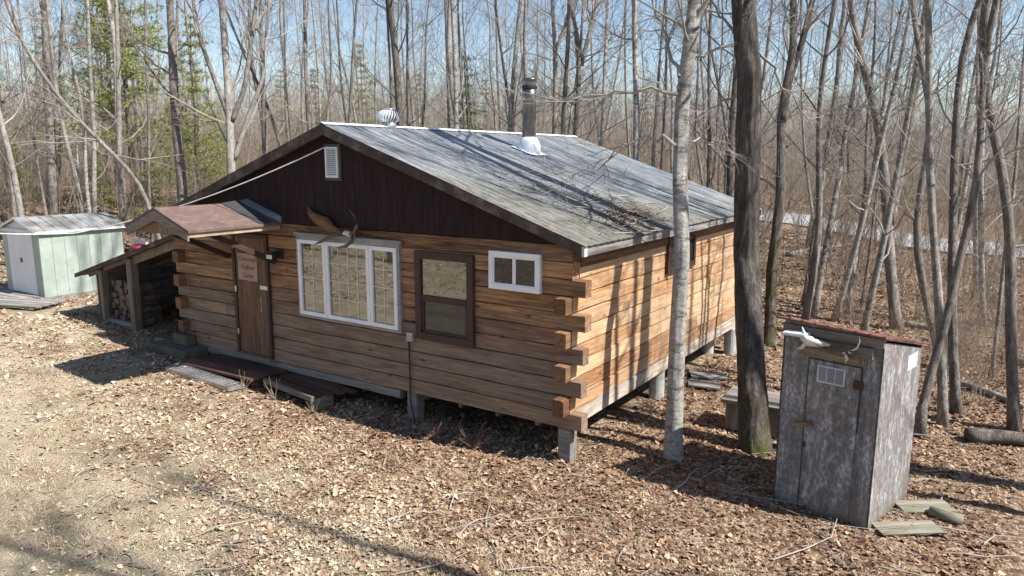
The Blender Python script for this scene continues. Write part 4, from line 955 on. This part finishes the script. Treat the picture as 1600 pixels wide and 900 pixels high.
# generic woods trees, copied
proto = []
for k in range(9):
    rg = np.random.default_rng(40+k); H = rg.uniform(9, 14); r0 = rg.uniform(.04, .10)
    mb, P, rad = make_trunk(trunk_path(H, rg.normal(0, .04, 2), rg, .09), r0, .02, rg, 8)
    t_me = mb.mesh('trunk', [M_BARKG, M_BARKL, M_BARKB][k % 3], True)
    c_me = make_crown(P, rad, rg, 1.8, 20, 2.7, 2, .35).mesh('crown', [M_TWIG, M_TWIG, M_TWIGD][k % 3])
    proto.append((t_me, c_me))
def zone(u):
    return ('beyond the shed to the left of the cabin' if u < 300 else 'in the woods behind the cabin roof' if u < 1150 else 'in the woods to the right of the cabin')
kinds = ['grey bare tree', 'pale thin bare tree', 'dark brown bare tree']
cnt = 0; placed = []
def free(x, y, dep):
    if -8.6 < x < 1.6 and -1 < y < LN+2.0: return False
    if -17.5 < x < -7 and y < 5: return False
    if y < 4.5: return False if dep < 20 else True
    yc = 29.6-.16*x
    if x > -14 and abs(y-yc) < 3.6: return False
    return True
rg = np.random.default_rng(77)
for (d0, d1, N) in ((14, 20, 10), (20, 30, 40), (30, 42, 44), (42, 58, 50)):
    c0 = 0; tries = 0
    while c0 < N and tries < 4000:
        tries += 1; u = rg.uniform(-60, 1680); dep = rg.uniform(d0, d1); p = at(u, 450, dep); x, y = p[0], p[1]
        if not free(x, y, dep) or any((x-a)**2+(y-b)**2 < 1.2 for a, b in placed): continue
        if dep < 22 and (560 < u < 600): continue
        placed.append((x, y)); k = int(rg.integers(0, 9)); t_me, c_me = proto[k]
        root = thing('bare_tree', f'{kinds[k % 3]} {zone(u)}', 'tree', (x, y, gzf(x, y)-.05), rg.uniform(0, 6.28), 'bare trees of the surrounding woods'); s = rg.uniform(.75, 1.25); root.scale = (s, s, s)
        root.rotation_euler[0] = rg.normal(0, .035); root.rotation_euler[1] = rg.normal(0, .035)
        link('trunk', t_me, root); link('crown', c_me, root); c0 += 1; cnt += 1
for k, (x, y) in enumerate(((-14, -13), (-11.5, -9.5), (-16.5, -10.5), (-19, -12), (-13.5, -7.6), (-11, -17), (-8.5, -14.5), (-7, -19), (-5, -15.5), (-3, -18), (-1, -16), (-12.5, -22), (-9, -25), (-5.5, -24), (-2, -23), (-16, -18), (1.5, -19), (-19, -15))):
    root = thing('bare_tree', 'bare tree on the far side of the clearing, mirrored in the window panes', 'tree', (x, y, gzf(x, y)-.05), k*1.3, 'trees across the clearing'); root.scale = (1.5, 1.5, 1.1)
    link('trunk', proto[k % 9][0], root); link('crown', proto[k % 9][1], root)
# far woods: one object
def raw(mb): return np.concatenate(mb.v), mb.f
def fan(F):
    o = []
    for f in F:
        if len(f) == 4: o.append(f)
        elif len(f) == 3: o.append((f[0], f[1], f[2], f[2]))
    return np.array(o)
def tri_only(F):
    o = []
    for f in F:
        for i in range(1, len(f)-1): o.append((f[0], f[i], f[i+1]))
    return np.array(o)
far = []
for k in range(5):
    rg2 = np.random.default_rng(600+k); mb, P, rad = make_trunk(trunk_path(rg2.uniform(9, 14), rg2.normal(0, .05, 2), rg2, .1), .11, .02, rg2, 5)
    c_ = make_crown(P, rad, rg2, 1.5, 16, 2.6, 1, .35); V1, F1 = raw(mb); V2, F2 = raw(c_); F = F1+[tuple(i+len(V1) for i in f) for f in F2]
    V = np.concatenate([V1, V2]); far.append((V, tri_only(F)))
def scatter(protos, XY, S, rg, name, mat, zoff=0, tilt=0.03):
    VV = []; FF = []; n0 = 0
    for (x, y), s in zip(XY, S):
        V, F = protos[rg.integers(0, len(protos))]; a = rg.uniform(0, 6.28); c_, s_ = math.cos(a), math.sin(a)
        W_ = V*s; tx_, ty_ = rg.normal(0, tilt, 2); W_ = np.stack([W_[:, 0]*c_-W_[:, 1]*s_+W_[:, 2]*tx_, W_[:, 0]*s_+W_[:, 1]*c_+W_[:, 2]*ty_, W_[:, 2]], -1)+np.array((x, y, gzf(x, y)+zoff))
        VV.append(W_); FF.append(F+n0); n0 += len(V)
    return link(name, mesh_np(name, np.concatenate(VV), np.concatenate(FF), mat))
XY = []
while len(XY) < 620:
    u = rg.uniform(-150, 1750); dep = rg.uniform(48, 130)
    p = at(u, 450, dep); XY.append((p[0], p[1]))
tag(scatter(far, XY, rg.uniform(.4, .72, 620), rg, 'far_woods', M_TWIGF), 'distant bare woods closing the view all around', 'woods', kind='stuff')
# underbrush
br = []
for k in range(7):
    rg2 = np.random.default_rng(700+k); mb = MB()
    for j in range(rg2.integers(3, 7)):
        a = rg2.uniform(0, 6.28); grow(mb, np.array((rg2.normal(0, .12), rg2.normal(0, .12), 0)), np.array((math.cos(a)*.25, math.sin(a)*.25, 1)), rg2.uniform(.9, 2.8), .008, 2 if j % 2 else 1, rg2, .5)
    V, F = raw(mb); br.append((V, tri_only(F)))
XY = []; S = []
while len(XY) < 1900:
    u = rg.uniform(-120, 1720); dep = 11+65*rg.random()**1.3; p = at(u, 450, dep); x, y = p[0], p[1]
    if not free(x, y, dep): continue
    if y < 5 and x > 1 : continue
    XY.append((x, y)); S.append(rg.uniform(.6, 1.5) if dep > 16 else rg.uniform(.3, .9))
bx_ = []; bs_ = []
while len(bx_) < 1700:
    u = rg.uniform(-150, 1750); dep = 38+80*rg.random(); p = at(u, 450, dep)
    if free(p[0], p[1], dep): bx_.append((p[0], p[1])); bs_.append(rg.uniform(1.3, 2.6)*(.65+dep/120))
tag(scatter(br, bx_, bs_, rg, 'distant_thicket', M_TWIGF), 'dense leafless thicket forming the brown treeline far behind the cabin', 'thicket', kind='stuff')
tag(scatter(br, XY, S, rg, 'underbrush', M_BRUSH), 'thin leafless underbrush and saplings filling the woods', 'underbrush', kind='stuff')

# evergreens
def conifer(H, r0, wid, rg, dens, z0, droop=-.1, tuft=.16, m=M_PINE):
    mb, P, rad = make_trunk(trunk_path(H, rg.normal(0, .01, 2), rg, .04), r0, .02, rg, 8); T = mb; limb = MB(); cv = []
    h = P[:, 2]; z = z0
    while z < H*.99:
        f = 1-(z-z0)/(H-z0); nb = rg.integers(4, 7)
        for _ in range(nb):
            a = rg.uniform(0, 6.28); L = wid*(f**.8+.08)*rg.uniform(.55, 1.15); i = min(np.searchsorted(h, z), len(P)-1)
            d = np.array((math.cos(a), math.sin(a), droop+.25*rg.random())); q = P[i]; pts = [q, q+d*L*.5, q+d*L+np.array((0, 0, .12*L))]
            limb.tube(pts, [.018, .012, .004], 3, cap=False)
            k = int(dens*L)+2
            for _ in range(k):
                t = rg.uniform(.25, 1.05); c_ = q+d*L*t+rg.normal(0, .09+.08*L, 3)*np.array((1, 1, .45))
                for _ in range(8):
                    v = nrm(rg.normal(0, 1, 3)+np.array((0, 0, .3)))*tuft*rg.uniform(.5, 1.1); s_ = nrm(np.cross(v, rg.normal(0, 1, 3)))*tuft*.07
                    cv.append((c_-s_, c_+s_, c_+v))
        z += rg.uniform(.18, .35)*(1+H*.03)
    V = np.array(cv).reshape(-1, 3); F = np.arange(len(V)).reshape(-1, 3)
    return T.mesh('trunk', M_BARKB, True), limb.mesh('branches', M_TWIGD), mesh_np('crown', V, F, m)
def put(ms, name, label, x, y, s=1, group='evergreens among the bare trees', rot=0):
    root = thing(name, label, 'tree', (x, y, gzf(x, y)-.05), rot, group); root.scale = (s, s, s)
    for nm_, me in zip(('trunk', 'branches', 'crown'), ms): link(nm_, me, root)
rg = np.random.default_rng(31)
pineA = conifer(12, .13, 2.2, rg, 11, 2.2, .15, .22); pineB = conifer(9, .1, 1.8, rg, 12, 1.0, .1, .2); spr = conifer(6.4, .08, 1.15, rg, 26, .4, -.15, .11, M_SPRUCE); pineY = conifer(4.5, .05, 1.3, rg, 14, .5, .1, .18)
def pu(u, dep): p = at(u, 450, dep); return p[0], p[1]
put(spr, 'spruce_tree', 'dark green spruce standing behind the roof ridge left of the chimney', *pu(730, 26), .95)
put(pineA, 'pine_tree', 'tall yellow-green pine left of the straight dark trunk', *pu(222, 28), 1)
put(pineA, 'pine_tree', 'yellow-green pine at the upper left behind the shed', *pu(200, 34), 1.1, rot=2)
put(pineB, 'pine_tree', 'bushy young pine showing between the dark trunk and the pale multi-stemmed tree', *pu(325, 27), .72, rot=1)
put(pineB, 'pine_tree', 'pale green pine far beyond the left roof slope', *pu(505, 46), .75, rot=3)
put(pineB, 'pine_tree', 'narrow pale green pine tip left of the turbine vent', *pu(575, 50), .95, rot=4)
put(pineB, 'pine_tree', 'faint green pine far behind the outhouse', *pu(1395, 40), .62, rot=5)
for k, (u, d, s, lb) in enumerate(((20, 40, .9, 'pine at the far left edge behind the grey trunk'), (110, 46, 1.1, 'distant pine behind the big grey trunk'), (660, 55, .8, 'distant low pine between turbine vent and spruce'), (760, 60, .8, 'distant low pine just right of the spruce'), (1290, 60, .8, 'distant pine above the outhouse\'s left roof corner'), (1580, 50, .75, 'distant pine near the right edge'), (1000, 70, .9, 'distant pine beyond the far roof slope'), (455, 60, .9, 'distant pine left of the lone thin dark tree'), (870, 62, .85, 'distant pine beyond the end of the ridge'))):
    put(pineB, 'pine_tree', lb, *pu(u, d), s, rot=k)
for k, (u, d, s) in enumerate(((250, 24, .6), (175, 26, .5), (310, 30, .8), (50, 27, .5), (350, 33, .8), (280, 36, .9))):
    put(pineY, 'pine_sapling', 'young pine sapling in the brush behind the shed and left roof edge', *pu(u, d), s, rot=k, group='pine saplings')

# ------------------------------------------------------------------ fallen logs, sticks
for k, (a, b, r_, lb) in enumerate((((1490, 600), (1600, 640), .07, 'pale fallen log on the leaves at the right edge'), ((1415, 510), (1480, 520), .09, 'short pale fallen log just behind the outhouse roof'), ((1510, 690), (1640, 700), .12, 'dark thick fallen log lying at the right edge'), ((1230, 400), (1330, 384), .09, 'fallen trunk far behind the outhouse'), ((1570, 560), (1640, 590), .08, 'fallen grey branch in the woods at the right edge'))):
    P, _ = on_ground(*a); Q, _ = on_ground(*b); m_ = (P+Q)/2; m_[2] = gzf(m_[0], m_[1])
    o = MB().tube(refine([P-P+(0, 0, r_*.6), m_-P+(0, 0, r_*.9), Q-P+(0, 0, r_*.6)], 8), np.linspace(r_, r_*.6, 8), 9).build('fallen_log', (M_BARKL, M_BARKL, M_BARKB, M_BARKL, M_BARKG)[k], sm=True); o.location = P; tag(o, lb, 'log')
mb = MB(); rg = np.random.default_rng(88)
for k in range(170):
    u = rg.uniform(-50, 1650); v = rg.uniform(420, 910)
    if u < 1000 and v < 700 and rg.random() < .8: continue
    P, dd = on_ground(u, v)
    if -8 < P[0] < .1 and -.2 < P[1] < 7 or dd > 22: continue
    a = rg.uniform(0, 3.14); L = rg.uniform(.15, .6)*(1+(u > 1100)); pts = [P+np.array((0, 0, .02))]; 
    for j in range(4): a += rg.normal(0, .25); q = pts[-1]+np.array((math.cos(a), math.sin(a), 0))*L/3; q[2] = gzf(q[0], q[1])+.03+rg.uniform(0, .03); pts.append(q)
    mb.tube(pts, np.linspace(.006, .002, 5)*rg.uniform(.6, 1.6), 4, cap=False)
tag(mb.build('fallen_twigs', M_TWIG), 'small fallen twigs scattered over the leaf litter', 'twigs', kind='stuff')

# ------------------------------------------------------------------ leaves
rg = np.random.default_rng(5)
def leaves(X, Y, Z, S, rg, name, lift=.5, m=M_LEAF):
    n = len(X); a = rg.uniform(0, 6.283, n); tilt = rg.normal(0, .30, n)*lift/.5; roll = rg.normal(0, .30, n)*lift/.5; cup = rg.uniform(-.05, .3, n); curl = rg.normal(0, .3, n)
    L = S; Wd = S*rg.uniform(.5, .85, n)
    lx = np.stack([-L/2, -L*.12, L*.15, L/2, L*.18, -L*.1], -1); lyy = np.stack([0*L, Wd*.5, Wd*.42, 0*L, -Wd*.5, -Wd*.38], -1)
    lx = lx*(1+rg.uniform(-.15, .15, lx.shape)); lyy = lyy*(1+rg.uniform(-.45, .35, lyy.shape))
    lz = np.abs(lyy)*cup[:, None]*1.3+curl[:, None]*(lx**2)/L[:, None]*1.5
    x1 = lx; z1 = lz+lx*tilt[:, None]; y1 = lyy; z1 = z1+lyy*roll[:, None]
    c_ = np.cos(a)[:, None]; s_ = np.sin(a)[:, None]
    zmin = z1.min(1)
    VX = x1*c_-y1*s_+X[:, None]; VY = x1*s_+y1*c_+Y[:, None]; VZ = z1-zmin[:, None]+Z[:, None]
    V = np.stack([VX, VY, VZ], -1).reshape(-1, 3); b = np.arange(n)*6
    F = np.concatenate([np.stack([b, b+1, b+2, b+3], -1), np.stack([b, b+3, b+4, b+5], -1)])[:, ::-1]
    return link(name, mesh_np(name, V, F, m))
xs = []; ys = []; ss = []
for (d0, d1, dens, s0) in ((3, 9.5, 1650, .037), (9.5, 14, 850, .045), (14, 20, 240, .07), (20, 32, 60, .11)):
    # sample the view wedge
    hw = 840/FPX; area = (d1*d1-d0*d0)*hw; n_ = int(area*dens); dep = np.sqrt(rg.uniform(d0*d0, d1*d1, n_)); t = rg.uniform(-hw, hw, n_)
    f2 = nrm(np.array((FW[0], FW[1]))); r2 = np.array((RT[0], RT[1]))
    x = CAM[0]+dep*f2[0]+dep*t*r2[0]; y = CAM[1]+dep*f2[1]+dep*t*r2[1]
    pn = vnoise(x*.8+3, y*.8)*.4+vnoise(x*2.3, y*2.3+7)*.35+vnoise(x*6.3, y*6.3+7)*.25
    straw = np.clip((-(y+1.2)*.28-(x+2)*.10), 0, 1)*smooth(1.6, .4, y)
    keep = rg.random(n_) < np.clip(-.1+1.9*pn-1.0*straw*(1.3-pn), .14, 1)
    keep &= ~((x > -W) & (x < -.2) & (y > .9) & (y < LN))
    u_ = (x-A[0])*ex[0]+(y-A[1])*ex[1]; w_ = -(x-A[0])*ex[1]+(y-A[1])*ex[0]; keep &= ~((u_ > 0) & (u_ < WO) & (w_ > 0) & (w_ < DO))
    keep &= ~((x > -15.4) & (x < -13.4) & (y > .2) & (y < 2.3))
    xs.append(x[keep]); ys.append(y[keep]); ss.append(s0*np.clip(rg.lognormal(-.12, .42, keep.sum()), .35, 2.1))
X = np.concatenate(xs); Y = np.concatenate(ys); S = np.concatenate(ss)
Zg = gz(X, Y)+(vnoise(X*7, Y*7)-.5)*.03
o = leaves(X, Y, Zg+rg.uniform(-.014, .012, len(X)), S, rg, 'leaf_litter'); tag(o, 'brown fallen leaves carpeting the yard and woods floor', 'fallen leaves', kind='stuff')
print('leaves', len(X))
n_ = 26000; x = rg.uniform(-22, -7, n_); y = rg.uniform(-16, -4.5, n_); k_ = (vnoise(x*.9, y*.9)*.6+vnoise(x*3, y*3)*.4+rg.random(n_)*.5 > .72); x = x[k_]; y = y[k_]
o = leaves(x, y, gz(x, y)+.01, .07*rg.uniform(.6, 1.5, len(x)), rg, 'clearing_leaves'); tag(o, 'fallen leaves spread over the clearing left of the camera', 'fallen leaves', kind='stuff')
n_ = 1100; y = rg.normal(1.9, .55, n_); x = -.2+rg.normal(0, .2, n_)-(y-1.9)*.12; k_ = (x < .2); x = x[k_]; y = y[k_]
o = leaves(x, y, ZR-SL*np.abs(x-XR)+.02, np.full(len(x), .034)*rg.uniform(.5, 1.4, len(x)), rg, 'roof_leaves', .2); tag(o, 'drift of dead leaves caught on the roof near the eave', 'fallen leaves', kind='stuff')
mb = MB()
for k in range(16):
    x = rg.uniform(-.9, .15); y = rg.uniform(.6, 3.2); a = rg.uniform(1.2, 2.2); L = rg.uniform(.3, 1.); p = [np.array((x+math.cos(a)*L*t, y+math.sin(a)*L*t+.04*math.sin(t*5), 0)) for t in np.linspace(0, 1, 5)]
    for q in p: q[2] = rz(min(q[0], .2))+.03
    mb.tube(p, .006, 4)
tag(mb.build('roof_twigs', M_TWIG), 'thin fallen twigs lying on the roof near the eave', 'twigs', kind='stuff')
# grass
n_ = 26000; dep = np.sqrt(rg.uniform(9, 225, n_)); t = rg.uniform(-.75, .45, n_); x = CAM[0]+dep*f2[0]+dep*t*r2[0]; y = CAM[1]+dep*f2[1]+dep*t*r2[1]
pn = vnoise(x*1.3+30, y*1.3+3)*.6+vnoise(x*3.3, y*3.3+70)*.4
keep = (y < -.9-.05*x*0) & (rg.random(n_) < smooth(.33, .62, pn)); x = x[keep]; y = y[keep]; n_ = len(x)
V = []; k3 = 5; x = np.repeat(x, k3)+rg.normal(0, .035, n_*k3); y = np.repeat(y, k3)+rg.normal(0, .035, n_*k3); z = gz(x, y); n_ = len(x)
a = rg.uniform(0, 6.28, n_); hgt = rg.uniform(.008, .055, n_); ln = rg.uniform(.02, .09, n_); wd = .003
p0 = np.stack([x-wd*np.sin(a), y+wd*np.cos(a), z-.01], -1); p1 = np.stack([x+wd*np.sin(a), y-wd*np.cos(a), z-.01], -1); p2 = np.stack([x+ln*np.cos(a), y+ln*np.sin(a), z+hgt], -1)
V = np.stack([p0, p1, p2], 1).reshape(-1, 3)
o = link('dry_grass', mesh_np('dry_grass', V, np.arange(len(V)).reshape(-1, 3), M_GRASS)); tag(o, 'sparse dry and greening grass blades poking through the litter', 'grass', kind='stuff')
# weeds by the grate and front wall
for k, (x, y, h_) in enumerate(((-5.15, -.72, .32), (-4.55, -.62, .3), (-3.75, -.62, .22), (-1.8, -.35, .3), (-1.2, -.3, .34), (-5.4, -.85, .2))):
    rg2 = np.random.default_rng(300+k); mb = MB()
    for j in range(9): a = rg2.uniform(0, 6.28); grow(mb, np.array((0, 0, 0)), np.array((math.cos(a)*.6, math.sin(a)*.6, 1)), h_*rg2.uniform(.5, 1.2), .004, 1 if k in (3, 4) else 0, rg2, .1)
    o = mb.build('dry_weed', plain('dry_weed_straw', (.38,.31,.2) if k < 3 or k == 5 else (.16,.09,.07), .8)); o.location = (x, y, gzf(x, y))
    tag(o, ('dry grass tuft at the near end of the metal grate', 'dry weed stems against the low step', 'dry weed by the pale corner block of the low step', 'reddish weed stems below the brown window', 'reddish weed stems below the small white window', 'dry grass tuft leaning over the grate\'s middle')[k], 'weed')
print('objects', len(bpy.data.objects), 'trees', cnt)
